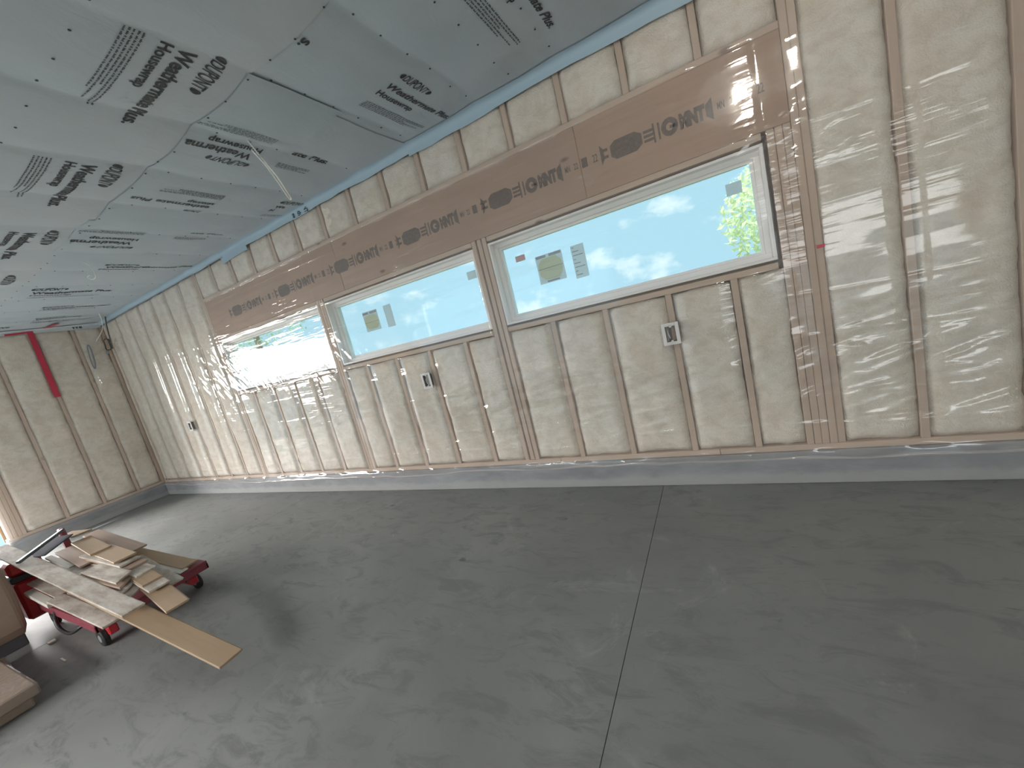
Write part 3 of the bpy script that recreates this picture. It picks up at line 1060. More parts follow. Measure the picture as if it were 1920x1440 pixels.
# staples / cap fasteners, one small dark disc each
def fastener_data():
    V, F = cyl_geo((0, 0, 0), 'z', 0.0058, 0.002, 8)
    me = bpy.data.meshes.new('fastener')
    me.from_pydata(V, [], F)
    me.materials.append(MATS['ink'])
    return me
fme = fastener_data()
def fastener(x, y, par):
    o = bpy.data.objects.new('fastener', fme)
    col.objects.link(o)
    z = float(ceil_z(x, y)) - LIFT[par.name] - 0.0030
    o.parent = par
    o.location = np.array((x, y, z)) - WLOC[par.name]
spots = []
for k in range(-11, 5):
    x = TX + k * 0.6096
    if x < XL or x > 0.6:
        continue
    for j in range(6):
        spots.append((x + rnd.uniform(-.008, .008), -0.19 - 0.2 * j + rnd.uniform(-.01, .01)))
for j in range(5):
    spots.append((-1.84 + rnd.uniform(-.01, .01), -0.19 - 0.2 * j))
for k in range(34):
    spots.append((-1.60 - 0.205 * k + rnd.uniform(-.01, .01), -1.308 + rnd.uniform(-.006, .006)))
for k in range(34):
    spots.append((-1.70 - 0.208 * k + rnd.uniform(-.01, .01), -1.93 + rnd.uniform(-.006, .006)))
for x, y in spots:
    if y < -1.31:
        p = SH['main']
    elif x > -2.8:
        p = SH['right']
    elif x < -5.8:
        p = SH['far']
    elif y > -0.76:
        p = SH['strip']
    else:
        p = SH['patch'] if x > -5 else SH['mid']
    fastener(x, y, p)

# the wrap laps a hand's width down the wall
def lap(x0, x1, seed_, drop):
    nx = int((x1 - x0) / 0.03)
    prof = [(-0.085, None), (-0.06, None), (-0.042, 0.016), (-0.034, 0.034), (-0.031, 0.06), (-0.030, 1.0)]
    V = []
    X = np.linspace(x0, x1, nx)
    d = drop + 0.010 * vnoise(X * 2.1, X * 0, seed_) + 0.006 * vnoise(X * 6, X * 0, seed_ + 1)
    for i, x in enumerate(X):
        for (y, f) in prof:
            if f is None:
                z = float(ceil_z(x, y)) - 0.0065
            elif f == 1.0:
                z = ZC - d[i]
            else:
                z = ZC - f - 0.006
            V.append((x, y + 0.004 * float(vnoise(x * 5, y * 40, seed_)), z))
    n = len(prof)
    F = grid_faces(nx, n, flip=True)
    V2 = [(x, y + 0.001, z + 0.0005) for x, y, z in V]
    N = len(V)
    F2 = [tuple(i + N for i in f)[::-1] for f in F]
    rim = [i * n for i in range(nx)] + [(nx - 1) * n + j for j in range(1, n)] + [i * n + n - 1 for i in range(nx - 2, -1, -1)] + [j for j in range(n - 2, 0, -1)]
    R_ = [(rim[a], rim[(a + 1) % len(rim)], rim[(a + 1) % len(rim)] + N, rim[a] + N) for a in range(len(rim))]
    return mk('wrap_lap', V, F, 'wrap_edge', ceiling, smooth=True)
lap(-2.86, XR, 2, 0.082)
lp = lap(-5.30, -2.80, 5, 0.078)
lap(-5.75, -5.22, 8, 0.125)
lap(XL + .03, -5.70, 9, 0.062)
def lap_text(body, x, z, right, up, wdt, hgt):
    V, F = text_mesh(body, 0.024)
    V = V.copy()
    V[:, 0] = (V[:, 0] - V[:, 0].min()) / (V[:, 0].max() - V[:, 0].min()) * wdt
    V[:, 1] = V[:, 1] / 0.7 * hgt
    W = np.array([(x, z)]) + V[:, :1] * np.array(right) + V[:, 1:2] * np.array(up)
    return np.column_stack([W[:, 0], np.full(len(W), -0.037), W[:, 1]]), F
g = Geo()
g.add(*lap_text('NT', -4.19, 2.955, (0, -1), (1, 0), 0.06, 0.05))
g.add(*lap_text('ath', -4.29, 2.962, (0, -1), (1, 0), 0.06, 0.05))
g.add(*lap_text('sew', -4.37, 2.962, (0, -1), (1, 0), 0.06, 0.045))
g.build('lettering', 'ink', lp)
# lap on the left end wall
X, Y = [], []
V = []
ny = 44
yy = np.linspace(-1.75, -0.03, ny)
for y in yy:
    for (x, z) in ((XL + 0.09, float(ceil_z(XL + .09, y)) - 0.011), (XL + 0.05, ZC - 0.025), (XL + 0.034, ZC - 0.05), (XL + 0.030, ZC - 0.085 - 0.01 * float(vnoise(y * 3, 0, 4)))):
        V.append((x, y, z))
F = grid_faces(ny, 4)
N = len(V)
mk('wrap_lap', V + [(x - 0.001, y, z) for x, y, z in V], F + [tuple(i + N for i in f)[::-1] for f in F], 'wrap', ceiling, smooth=True)
g = Geo()
Vt, Ft = text_mesh('We', 0.024)
Vt = (Vt - Vt.min(0)) / (Vt.max(0) - Vt.min(0))
g.add([(XL + 0.038, -0.36 + a * 0.12, 2.905 + b * 0.05) for a, b in Vt], Ft)
g.build('lettering', 'ink', ceiling)

# ------------------------------------------------------------------ clear plastic sheets
stud_x = np.array(sorted(list(full.values()) + list(lower.values()) + [-0.45, -2.47, -4.42, -6.45]) + [XL])
# pulled wrinkles of the sheet: x, z of both ends
RIDGES = [(-0.633, 0.759, -0.483, 0.823),
          (-0.749, 0.661, -0.525, 0.753),
          (-0.612, 0.699, -0.481, 0.751),
          (-0.322, 0.92, -0.211, 0.933),
          (-0.32, 0.857, -0.195, 0.833),
          (-0.306, 0.555, -0.091, 0.599),
          (0.044, 0.684, 0.215, 0.735),
          (0.067, 0.465, 0.384, 0.593),
          (0.044, 0.437, 0.142, 0.455),
          (-1.152, 0.475, -0.819, 0.575),
          (-0.962, 0.506, -0.767, 0.593),
          (-0.898, 0.437, -0.77, 0.497),
          (-0.617, 0.409, -0.493, 0.466),
          (-0.277, 0.409, -0.008, 0.402),
          (0.022, 0.663, 0.244, 0.654),
          (-0.742, 0.869, -0.671, 0.907),
          (-0.092, 0.363, 0.028, 0.408),
          (-1.648, 2.161, -1.145, 2.308),
          (-1.616, 2.252, -1.454, 2.3),
          (-2.021, 2.118, -1.819, 2.18),
          (-1.415, 2.138, -1.115, 2.113),
          (-1.431, 2.502, -0.799, 2.445),
          (-3.602, 0.408, -2.836, 0.52),
          (-2.818, 0.519, -2.599, 0.581),
          (-1.985, 0.515, -1.622, 0.579),
          (-1.885, 0.373, -1.596, 0.443),
          (-1.574, 0.56, -1.245, 0.609),
          (-3.404, 0.395, -3.179, 0.434),
          (-2.297, 0.76, -2.074, 0.776),
          (-2.89, 0.718, -2.624, 0.745),
          (-2.555, 0.358, -2.025, 0.338),
          (-2.245, 0.586, -2.055, 0.537)]
def sheet_y(X, Z):
    """depth towards the room (positive)"""
    d = np.min(np.abs(X[..., None] - (stud_x + 0.019)), -1)
    far = np.clip((-X - 5.6) / 1.5, 0, 1)
    e = np.clip((d - 0.015) / 0.09, 0, 1); e = e * e * (3 - 2 * e)
    over_win = np.zeros_like(X)
    for a, b in WIN:
        over_win = np.maximum(over_win, ((X > a) & (X < b) & (Z > 1.36) & (Z < 2.57)).astype(float))
    bil = (0.010 + 0.012 * far) * e * (1 - over_win)
    y = 0.009 + bil
    y += 0.0045 * vnoise(X * 2.0, Z * 3.2, 41) + 0.0030 * vnoise(X * 3.0, Z * 11.0, 42)
    # long horizontal folds from the roll
    for zf, am in ((0.40, 0.006), (0.56, 0.004), (0.93, 0.005), (1.18, 0.003), (1.66, 0.003), (2.50, 0.005), (2.085, 0.005)):
        zz = zf + 0.02 * vnoise(X * 0.8, X * 0, int(zf * 100)) + 0.006 * vnoise(X * 4, X * 0, 3)
        k = 0.5 + 0.5 * vnoise(X * 1.1, X * 0 + zf, 9)
        y += am * k * np.exp(-((Z - zz) / 0.010) ** 2)
    # pulled diagonal wrinkles fanning out below the sill and beside the first window
    for cx, cz, ang, rad, am, fr in ((-6.45, 1.50, 0.85, 0.55, 0.006, 34), (-6.9, 1.65, 0.9, 0.5, 0.006, 30), (-5.6, 1.42, 1.1, 0.45, 0.006, 30), (-4.45, 1.38, 0.9, 0.35, 0.005, 36),
                                     (-0.45, 2.05, -0.5, 0.30, 0.004, 45), (-0.45, 0.75, -0.38, 0.55, 0.009, 30), (0.25, 0.62, -0.33, 0.6, 0.011, 24), (-1.45, 2.25, -0.62, 0.30, 0.005, 40), (-2.6, 0.6, -0.25, 0.6, 0.006, 30), (-1.3, 0.65, -0.2, 0.7, 0.006, 26)):
        u = (X - cx) * math.cos(ang) - (Z - cz) * math.sin(ang)
        v = (X - cx) * math.sin(ang) + (Z - cz) * math.cos(ang)
        m = np.exp(-(((X - cx) / rad) ** 2 + ((Z - cz) / (rad * 0.6)) ** 2))
        y += am * m * vnoise(u * fr / 6.0 * 0.9, v * fr, 17)
    for i, (xa, za, xb, zb) in enumerate(RIDGES):
        ca, cb = sorted((xa, xb))
        sel = (X > ca - 0.08) & (X < cb + 0.08) & (Z > min(za, zb) - 0.1) & (Z < max(za, zb) + 0.1)
        L = math.hypot(xb - xa, zb - za)
        ux, uz = (xb - xa) / L, (zb - za) / L
        xs_, zs_ = X[sel], Z[sel]
        t = (xs_ - xa) * ux + (zs_ - za) * uz
        q = -(xs_ - xa) * uz + (zs_ - za) * ux + 0.006 * vnoise(t * 9, t * 0, 90 + i)
        m = np.clip(t / 0.05 + 0.4, 0, 1) * np.clip((L - t) / 0.05 + 0.4, 0, 1)
        add = 0.0065 * m * (0.75 + 0.25 * vnoise(t * 14, t * 0, 130 + i)) * np.exp(-(q / 0.0095) ** 2)
        add += 0.0035 * m * np.exp(-((q - 0.030) / 0.009) ** 2) * (i % 2)
        y[sel] += add
    flat = np.exp(-(((X + 0.62) / 0.22) ** 2 + ((Z - 2.37) / 0.16) ** 2))
    y = y * (1 - flat) + 0.009 * flat
    return np.maximum(y, 0.0065)

def plastic_back():
    dx, dz = 0.015, 0.0080
    nx = int((2.4 - (XL + 0.03)) / dx); nz_ = int((2.92 - 0.15) / dz)
    X, Z = np.meshgrid(np.linspace(XL + 0.03, 2.4, nx), np.linspace(0.0, 1.0, nz_), indexing='ij')
    zlow = 0.172 + 0.014 * vnoise(X * 1.3, X * 0, 51) + 0.006 * vnoise(X * 5, X * 0, 52)
    Z = zlow + Z * (2.915 - zlow)
    Y = sheet_y(X, Z)
    over = np.clip((0.235 - Z) / 0.03, 0, 1)
    Y = Y * (1 - over) + over * (0.0265 + 0.004 * np.abs(vnoise(X * 9, Z * 8, 61)) + 0.010 * np.clip((0.20 - Z) / 0.03, 0, 1) * np.abs(vnoise(X * 3, X * 0, 62)))
    far = np.clip((-X - 5.6) / 1.5, 0, 1)
    V = np.stack([X, -Y - 0.008 * far, Z], -1).reshape(-1, 3)
    return mk('plastic_sheet', V, grid_faces(nx, nz_), 'poly', smooth=True)
pb = plastic_back()
def hem():  # added edge strip; white glints put into its milkier colour
    X = np.linspace(XL + 0.05, 2.4, 420)
    z0 = 0.170 + 0.014 * vnoise(X * 1.3, X * 0, 51) + 0.006 * vnoise(X * 5, X * 0, 52)
    wd = 0.012 + 0.007 * vnoise(X * 4, X * 0, 81)
    V = []
    for i, x in enumerate(X):
        b = 0.004 * float(vnoise(x * 11, 0, 82))
        V += [(x, -0.040 + b, z0[i] - 0.004), (x, -0.047 + b, z0[i] + wd[i] * 0.3), (x, -0.044 + b, z0[i] + wd[i] * 0.8), (x, -0.038, z0[i] + wd[i] * 1.3)]
    return mk('glint_hem', V, grid_faces(len(X), 4), 'hem', pb, smooth=True)
hem()
tag(pb, 'clear wrinkled plastic vapour barrier stretched over the long window wall', 'plastic sheet')

def plastic_left():
    ny, nz_ = 220, 220
    Y, Z = np.meshgrid(np.linspace(-1.74, -0.035, ny), np.linspace(0.17, 2.90, nz_), indexing='ij')
    sy = np.array(ly + [-1.6, -0.03])
    d = np.min(np.abs(Y[..., None] - sy), -1)
    e = np.clip((d - 0.015) / 0.09, 0, 1); e = e * e * (3 - 2 * e)
    X = 0.009 + 0.016 * e + 0.004 * vnoise(Y * 5, Z * 2, 71) + 0.004 * vnoise(Y * 14, Z * 3.5, 72)
    for yr in ly:
        X += 0.012 * np.exp(-((Y - yr - 0.03 - 0.01 * vnoise(Z * 3, Z * 0, 75)) / 0.016) ** 2) * (0.5 + 0.5 * vnoise(Z * 2.0, Z * 0 + yr * 9, 76))
    over = np.clip((0.235 - Z) / 0.03, 0, 1)
    X = np.maximum(X, 0.0065) * (1 - over) + over * 0.030
    V = np.stack([XL + X, Y, Z], -1).reshape(-1, 3)
    return mk('plastic_sheet', V, grid_faces(ny, nz_, flip=True), 'poly_left', smooth=True)
pl = plastic_left()
tag(pl, 'clear plastic vapour barrier over the left end wall, sealed with red tape', 'plastic sheet')
def tape(V, thick, label):
    V = np.array(V, float); n = len(V); t = np.array(thick)
    F = [list(range(n)), list(range(2 * n - 1, n - 1, -1))] + [[i, n + i, n + (i + 1) % n, (i + 1) % n] for i in range(n)]
    o = mk('tape_strip', np.concatenate([V, V - t]), F, 'tape', pl)
    o['label'] = label
    return o
tape([(XL + 0.037, -0.817, 1.955), (XL + 0.037, -0.752, 1.955), (XL + 0.040, -0.752, 2.930), (XL + 0.040, -0.812, 2.930)], (0.0015, 0, 0), 'long red tape strip down a stud')
tape([(XL + 0.040, -1.02, 2.895), (XL + 0.040, -0.80, 2.905), (XL + 0.040, -0.80, 2.928), (XL + 0.040, -1.02, 2.918)], (0.0015, 0, 0), 'short red tape strip under the ceiling')
tp = mk('tape_strip', [(-9.30, -0.68, 2.932), (-9.16, -0.655, 2.93), (-9.00, -0.63, 2.925), (-9.00, -0.56, 2.925), (-9.14, -0.585, 2.93), (-9.28, -0.60, 2.932)] , [[0, 1, 4, 5], [1, 2, 3, 4]], 'tape')
tag(tp, 'short loose piece of red tape stuck to the far ceiling wrap', 'tape')
rm = box('tape_strip', -0.369, -0.332, -0.020, -0.0185, 1.418, 1.436, 'tape', pb, c=0.0003)
rm['label'] = 'small red tape mark on the king stud'

# ------------------------------------------------------------------ electrical boxes
def elec_box(x, z, label, gap):
    e = empty('electrical_box', (x, -0.03, z - 0.07))
    tag(e, label, 'electrical box', 'electrical boxes on the long wall')
    hw, hh = 0.054, 0.074
    y0 = -gap
    g = Geo()
    iw, ih = 0.031, 0.052
    g.box(x - hw, x - iw, y0 - .006, y0, z - hh, z + hh, c=.003); g.box(x + iw, x + hw, y0 - .006, y0, z - hh, z + hh, c=.003)
    g.box(x - iw, x + iw, y0 - .006, y0, z + ih, z + hh, c=.002); g.box(x - iw, x + iw, y0 - .006, y0, z - hh, z - ih, c=.002)
    g.build('flange', 'boxwhite', e)
    for s in (-1, 1):
        V, F = cyl_geo((x + 0.002, y0 - 0.003, z + s * (ih - 0.001)), 'y', 0.009, 0.006, 14)
        mk('screw_tab', V, F, 'boxwhite', e)
    g = Geo()
    g.box(x - iw - .002, x + iw + .002, y0 + .045, y0 + .048, z - ih - .002, z + ih + .002, c=.0005)
    g.box(x - iw - .002, x - iw, y0 - .001, y0 + .045, z - ih, z + ih, c=.0005); g.box(x + iw, x + iw + .002, y0 - .001, y0 + .045, z - ih, z + ih, c=.0005)
    g.box(x - iw, x + iw, y0 - .001, y0 + .045, z + ih, z + ih + .002, c=.0005); g.box(x - iw, x + iw, y0 - .001, y0 + .045, z - ih - .002, z - ih, c=.0005)
    g.build('box_interior', 'boxgrey', e)
    V, F = tube_geo([(x - 0.016, y0 + 0.04, z + 0.04), (x - 0.018, y0 + 0.012, z + 0.01), (x - 0.01, y0 + 0.008, z - 0.03)], 0.003, 6)
    mk('wire', V, F, 'cable_w', e)
elec_box(-1.19, 1.103, 'empty electrical box with white flange below the right window', 0.036)
elec_box(-3.31, 1.098, 'empty electrical box with white flange below the middle window', 0.038)
elec_box(-7.80, 1.085, 'small electrical box on the insulated wall left of the windows', 0.050)

# ------------------------------------------------------------------ cables and wires
V, F = tube_geo([(-3.375, -1.0, 2.965), (-3.33, -0.985, 2.86), (-3.26, -0.97, 2.72), (-3.265, -0.93, 2.65), (-3.30, -0.875, 2.602), (-3.325, -0.86, 2.598), (-3.325, -0.875, 2.615), (-3.285, -0.95, 2.69), (-3.31, -0.985, 2.80), (-3.36, -1.005, 2.90)], 0.0052, 7)
tag(mk('hanging_cable', V, F, 'cable_w', smooth=True), 'white cable hanging in a long loop from the ceiling wrap', 'cable')
V, F = tube_geo([(-6.075, -1.08, 2.955), (-6.03, -1.06, 2.90), (-6.02, -1.05, 2.84), (-6.05, -1.05, 2.795), (-6.09, -1.07, 2.79), (-6.10, -1.085, 2.815), (-6.07, -1.07, 2.83)], 0.0042, 6)
tag(mk('hanging_cable', V, F, 'cable_w', smooth=True), 'thin pale cable with a curled end on the far ceiling', 'cable')
cb = empty('hanging_cable', (-9.05, -0.10, 2.45))
tag(cb, 'dark cable hanging by the far corner with a coiled end', 'cable')
V, F = tube_geo([(-8.95, -0.09, 2.965), (-8.99, -0.10, 2.84), (-9.05, -0.10, 2.68), (-9.10, -0.10, 2.50)], 0.008, 7)
mk('drop_wire', V, F, 'cable_b', cb, smooth=True)
pts = []
for i in range(30):
    t = i / 29 * 2 * math.pi * 2.1
    pts.append((-9.20 + 0.115 * math.cos(t + 0.4), -0.10 + 0.008 * math.sin(3 * t) - 0.012 * i / 29, 2.585 + 0.085 * math.sin(t + 0.4)))
V, F = tube_geo(pts, 0.0065, 6, smooth=3)
mk('coil', V, F, 'cable_b', cb, smooth=True)
V, F = cyl_geo((-9.30, -0.11, 2.485), 'y', 0.035, 0.02, 14)
mk('connector', V, F, 'cable_g', cb)
pts = []
for i in range(25):
    t = i / 24 * 2 * math.pi * 2
    pts.append((XL + 0.055 + 0.004 * math.sin(2.7 * t), -0.262 + 0.022 * math.cos(t) - 0.03 * (0.5 - 0.5 * math.sin(t)), 2.455 + 0.185 * math.sin(t)))
V, F = tube_geo(pts, 0.008, 6, smooth=3)
tag(mk('wire_hank', V, F, 'cable_g', smooth=True), 'grey wire folded in a long hank on the left wall', 'wire')
V, F = tube_geo([(-8.55, -0.28, 2.95), (-8.85, -0.18, 2.90), (-9.15, -0.12, 2.80), (-9.38, -0.16, 2.68)], 0.004, 6)
tag(mk('loose_wire', V, F, 'cable_w', smooth=True), 'thin pale wire slung from the ceiling to the far corner', 'wire')

# ------------------------------------------------------------------ bare ceiling bulb (seen mirrored in the plastic)
lb = empty('ceiling_bulb', (-0.47, -1.62, 2.799))
tag(lb, 'bare lit bulb in a white ceiling holder, mirrored in the plastic', 'lamp')
V, F = cyl_geo((-0.47, -1.62, 2.945), 'z', 0.055, 0.03, 20)
mk('holder', V, F, 'boxwhite', lb)
V, F = cyl_geo((-0.47, -1.62, 2.915), 'z', 0.02, 0.035, 16)
mk('socket', V, F, 'boxwhite', lb)
prof = [(0.014, 2.90), (0.019, 2.894), (0.034, 2.880), (0.043, 2.860), (0.045, 2.842), (0.040, 2.822), (0.028, 2.806), (0.012, 2.799)]
V, F = [], []
for r_, z_ in prof:
    for k in range(16):
        a = 2 * math.pi * k / 16
        V.append((-0.47 + r_ * math.cos(a), -1.62 + r_ * math.sin(a), z_))
for i in range(len(prof) - 1):
    for k in range(16):
        F.append([i * 16 + k, (i + 1) * 16 + k, (i + 1) * 16 + (k + 1) % 16, i * 16 + (k + 1) % 16])
F.append([(len(prof) - 1) * 16 + k for k in range(16)]); F.append([k for k in range(16)][::-1])
mk('glass_bulb', V, F, 'bulb', lb, smooth=True)

# ------------------------------------------------------------------ red lift cart
ct = empty('lift_cart', (-5.2, -1.88, 0.0))
tag(ct, 'low red wheeled lift cart loaded with scrap boards', 'cart')
g = Geo()
g.box(-5.75, -4.56, -2.235, -1.59, 0.225, 0.246, c=0.004)
tab = g.build('table_top', 'darkred', ct)
g = Geo()
for y in (-2.235, -1.603):
    g.box(-5.75, -4.56, y, y + 0.013, 0.185, 0.226, c=0.002)
g.box(-4.573, -4.56, -2.235, -1.59, 0.185, 0.226, c=0.002)
g.box(-5.75, -5.737, -2.235, -1.59, 0.185, 0.226, c=0.002)
g.build('table_skirt', 'darkred', ct)
for y in (-2.135, -1.655):
    g = Geo()
    g.box(-5.85, -4.70, y - 0.025, y + 0.025, 0.075, 0.135, c=0.006)
    rl = g.build('base_rail', 'red', ct)
    for xb in (-4.78, -4.86):
        V, F = cyl_geo((xb, y - 0.026, 0.105), 'y', 0.010, 0.004, 10)
        mk('bolt', V, F, 'black', rl)
for x in (-4.93, -5.80):
    g = Geo(); g.box(x - 0.03, x + 0.03, -2.11, -1.68, 0.085, 0.13, c=0.005)
    g.build('cross_member', 'red', ct)
for y0 in (-2.06, -1.74):
    for sgn in (1, -1):
        V = []
        a, b = np.array((-4.98 if sgn > 0 else -5.72, y0, 0.13)), np.array((-5.70 if sgn > 0 else -5.0, y0, 0.205))
        V, F = cbox_geo(-0.36, 0.36, -0.008 + sgn * 0.01, 0.008 + sgn * 0.01, -0.02, 0.02, c=0.003)
        m = (a + b) / 2; d = (b - a); L = np.linalg.norm(d); d /= L
        ex = np.array((d[0], 0, d[2])); ez = np.array((-d[2], 0, d[0]))
        W = [m + ex * v[0] + np.array((0, 1, 0)) * v[1] + ez * v[2] for v in np.array(V)]
        mk('scissor_arm', W, F, 'red', ct)
for (x, y) in ((-4.79, -2.175), (-4.79, -1.615), (-5.80, -2.175), (-5.80, -1.615)):
    V, F = cyl_geo((x, y, 0.062), 'y', 0.062, 0.036, 22)
    wh = mk('caster_wheel', V, F, 'rubber', ct, smooth=False)
    V, F = cyl_geo((x, y, 0.062), 'y', 0.030, 0.040, 16)
    mk('hub', V, F, 'cable_g', wh)
g = Geo()
g.box(-6.02, -5.86, -2.285, -2.10, 0.10, 0.42, c=0.02)
g.build('pump_housing', 'red', ct)
g = Geo(); g.box(-6.03, -5.85, -2.29, -2.095, 0.42, 0.47, c=0.008)
g.build('housing_band', 'black', ct)
g = Geo(); g.box(-6.02, -5.86, -2.285, -2.10, 0.47, 0.575, c=0.02)
g.build('handle_mount', 'red', ct)
g = Geo()
g.box(-5.97, -5.91, -1.955, -1.915, 0.13, 0.68, c=0.01)
g.box(-5.97, -5.78, -1.955, -1.915, 0.09, 0.13, c=0.01)
g.build('handle_post', 'darkred', ct)
V, F = tube_geo([(-5.35, -2.225, 0.235), (-5.36, -2.245, 0.16), (-5.30, -2.25, 0.10), (-5.15, -2.24, 0.085), (-5.05, -2.2, 0.12), (-5.0, -2.1, 0.16)], 0.012, 8)
mk('hydraulic_hose', V, F, 'black', ct, smooth=True)

# ------------------------------------------------------------------ boards on the cart
def board(end, left, width, mat, label, thick=0.014, extend=0.0, roll=0.0, yaw_end=0.0, name='board', groove=True):
    """end / left: world mid points of the top face at both ends; local x runs along the board"""
    e = np.array(end, float); l = np.array(left, float)
    d = e - l; L = np.linalg.norm(d); d /= L
    l = l - d * extend; L += extend
    ex = d
    ey = np.cross((0, 0, 1), ex); ey /= np.linalg.norm(ey)
    ez = np.cross(ex, ey)
    if roll:
        c, s = math.cos(roll), math.sin(roll)
        ey, ez = ey * c + ez * s, ez * c - ey * s
    hw = width / 2
    V, F = cbox_geo(0, L, -hw, hw, -thick, 0, c=0.0018)
    if groove:   # tongue along one edge
        o = len(V)
        V2, F2 = cbox_geo(0.002, L - 0.002, hw - 0.001, hw + 0.006, -thick * 0.68, -thick * 0.32, c=0.001)
        V = V + V2; F = F + [[i + o for i in f] for f in F2]
    V = np.array(V)
    if yaw_end:   # slanted end cut
        V[V[:, 0] > L * 0.5, 0] += V[V[:, 0] > L * 0.5, 1] * math.tan(yaw_end)
    me = bpy.data.meshes.new(name)
    me.from_pydata(V.tolist(), [], F)
    me.materials.append(MATS[mat])
    o = bpy.data.objects.new(name, me)
    col.objects.link(o)
    o.matrix_world = Matrix(((ex[0], ey[0], ez[0], l[0]), (ex[1], ey[1], ez[1], l[1]), (ex[2], ey[2], ez[2], l[2]), (0, 0, 0, 1)))
    tag(o, label, 'board', 'scrap boards on the red cart')
    return o
G, T, K, W_ = 'plank_grey', 'plank_tan', 'plank_pink', 'plank_white'
# order: bottom of the pile first
board((-3.332, -2.076, 0.12), (-4.26, -2.114, 0.283), 0.114, T, 'longest tan board, its end reaching far out over the floor', extend=0.85)
board((-4.197, -2.130, 0.325), (-6.236, -2.222, 0.66), 0.108, G, 'long grey-washed board on top of the pile, running out of frame left', extend=0.06)
board((-4.355, -2.200, 0.272), (-5.30, -2.212, 0.330), 0.085, G, 'pale grey board along the near edge of the cart')
board((-3.965, -2.008, 0.285), (-4.84, -1.900, 0.372), 0.114, T, 'tan board jutting over the front of the cart, lowest of the stepped stack', extend=0.3)
board((-4.281, -1.962, 0.345), (-4.728, -1.934, 0.388), 0.110, G, 'pale grey short board, second step up of the stepped stack', extend=0.35)
board((-4.386, -1.955, 0.368), (-4.734, -1.930, 0.408), 0.106, T, 'tan short board, third step up of the stepped stack', extend=0.3)
board((-4.547, -1.921, 0.398), (-4.971, -1.940, 0.438), 0.114, G, 'greyish short board, fourth step up of the stepped stack', extend=0.2)
board((-4.694, -1.910, 0.428), (-4.981, -1.930, 0.460), 0.116, K, 'pinkish short board, fifth step up of the stepped stack', extend=0.3)
board((-4.761, -1.924, 0.458), (-5.114, -1.938, 0.484), 0.116, G, 'thin greyish board just under the topmost tan board', extend=0.3)
board((-4.805, -1.926, 0.488), (-5.36, -1.900, 0.506), 0.125, T, 'clean tan board topmost on the stepped stack')
board((-4.326, -1.862, 0.300), (-4.776, -1.830, 0.352), 0.07, G, 'narrow grey board beside the stepped stack, wall side', extend=0.3)
board((-4.590, -1.680, 0.275), (-5.374, -1.757, 0.392), 0.102, T, 'slim tan board leaning at the wall side of the cart', extend=0.15)
board((-4.560, -1.735, 0.263), (-5.05, -1.790, 0.335), 0.055, W_, 'white-edged strip under the slim tan board', thick=0.010, extend=0.2)
board((-4.455, -2.030, 0.335), (-4.776, -2.052, 0.374), 0.110, G, 'weathered short board at the bottom of the small middle stack', extend=0.2, yaw_end=-0.6)
board((-4.535, -2.028, 0.365), (-4.866, -2.050, 0.394), 0.110, G, 'weathered short board, second in the small middle stack', extend=0.2, yaw_end=-0.65)
board((-4.570, -2.022, 0.394), (-4.88, -2.052, 0.424), 0.110, K, 'pinkish short board, third in the small middle stack', extend=0.2, yaw_end=-0.65)
board((-4.590, -2.020, 0.425), (-4.978, -2.036, 0.456), 0.112, G, 'pale grey short board topmost on the small middle stack', extend=0.1, yaw_end=-0.6)
board((-5.10, -1.770, 0.435), (-6.035, -1.765, 0.530), 0.108, K, 'pinkish board at the back of the pile, wall side')
board((-5.25, -1.925, 0.515), (-5.829, -1.878, 0.548), 0.118, T, 'tan board behind the topmost board of the stepped stack')
board((-5.214, -2.005, 0.475), (-5.845, -1.977, 0.525), 0.115, K, 'pinkish board between the black bar and the stepped stack')
board((-5.85, -1.85, 0.592), (-6.06, -1.905, 0.600), 0.11, T, 'small tan offcut lying highest on the pile', yaw_end=0.3)
board((-5.12, -2.035, 0.440), (-5.84, -2.050, 0.478), 0.120, G, 'grey board half hidden beneath the narrow white strip')
board((-5.15, -1.945, 0.452), (-5.84, -1.930, 0.492), 0.120, T, 'tan board low in the pile behind the small middle stack')
board((-5.40, -2.060, 0.462), (-5.888, -2.066, 0.512), 0.036, W_, 'narrow white strip beside the long grey-washed board', thick=0.018, groove=False)
board((-5.32, -2.232, 0.300), (-5.80, -2.238, 0.345), 0.05, W_, 'short bright white offcut at the near left corner of the cart', thick=0.03, groove=False)
board((-5.30, -2.175, 0.330), (-5.84, -2.190, 0.392), 0.075, G, 'short grey board wedged under the long grey-washed board', thick=0.012)

# black bar and navy panel
V, F = cbox_geo(-0.165, 0.165, -0.019, 0.019, -0.011, 0.011, c=0.007)
a = np.array((-5.72, -2.235, 0.570)); b = np.array((-5.82, -1.945, 0.660))
d = (b - a) / np.linalg.norm(b - a)
ey = np.cross((0, 0, 1), d); ey /= np.linalg.norm(ey); ez = np.cross(d, ey)
br = empty('metal_bar', (-5.77, -2.09, 0.55))
tag(br, 'black metal bar with rounded ends and dark panel lying across the boards', 'bar')
mk('bar', [(a + b) / 2 + d * v[0] + ey * v[1] + ez * v[2] + np.array((0, 0, 0.02)) for v in V], F, 'bar', br)
V, F = cbox_geo(-0.10, 0.11, -0.13, 0.10, -0.004, 0.004, c=0.002)
mk('panel', [(a + b) / 2 + np.array((-0.02, 0.02, -0.012)) + d * v[0] + ey * v[1] + ez * v[2] for v in V], F, 'navy', br)

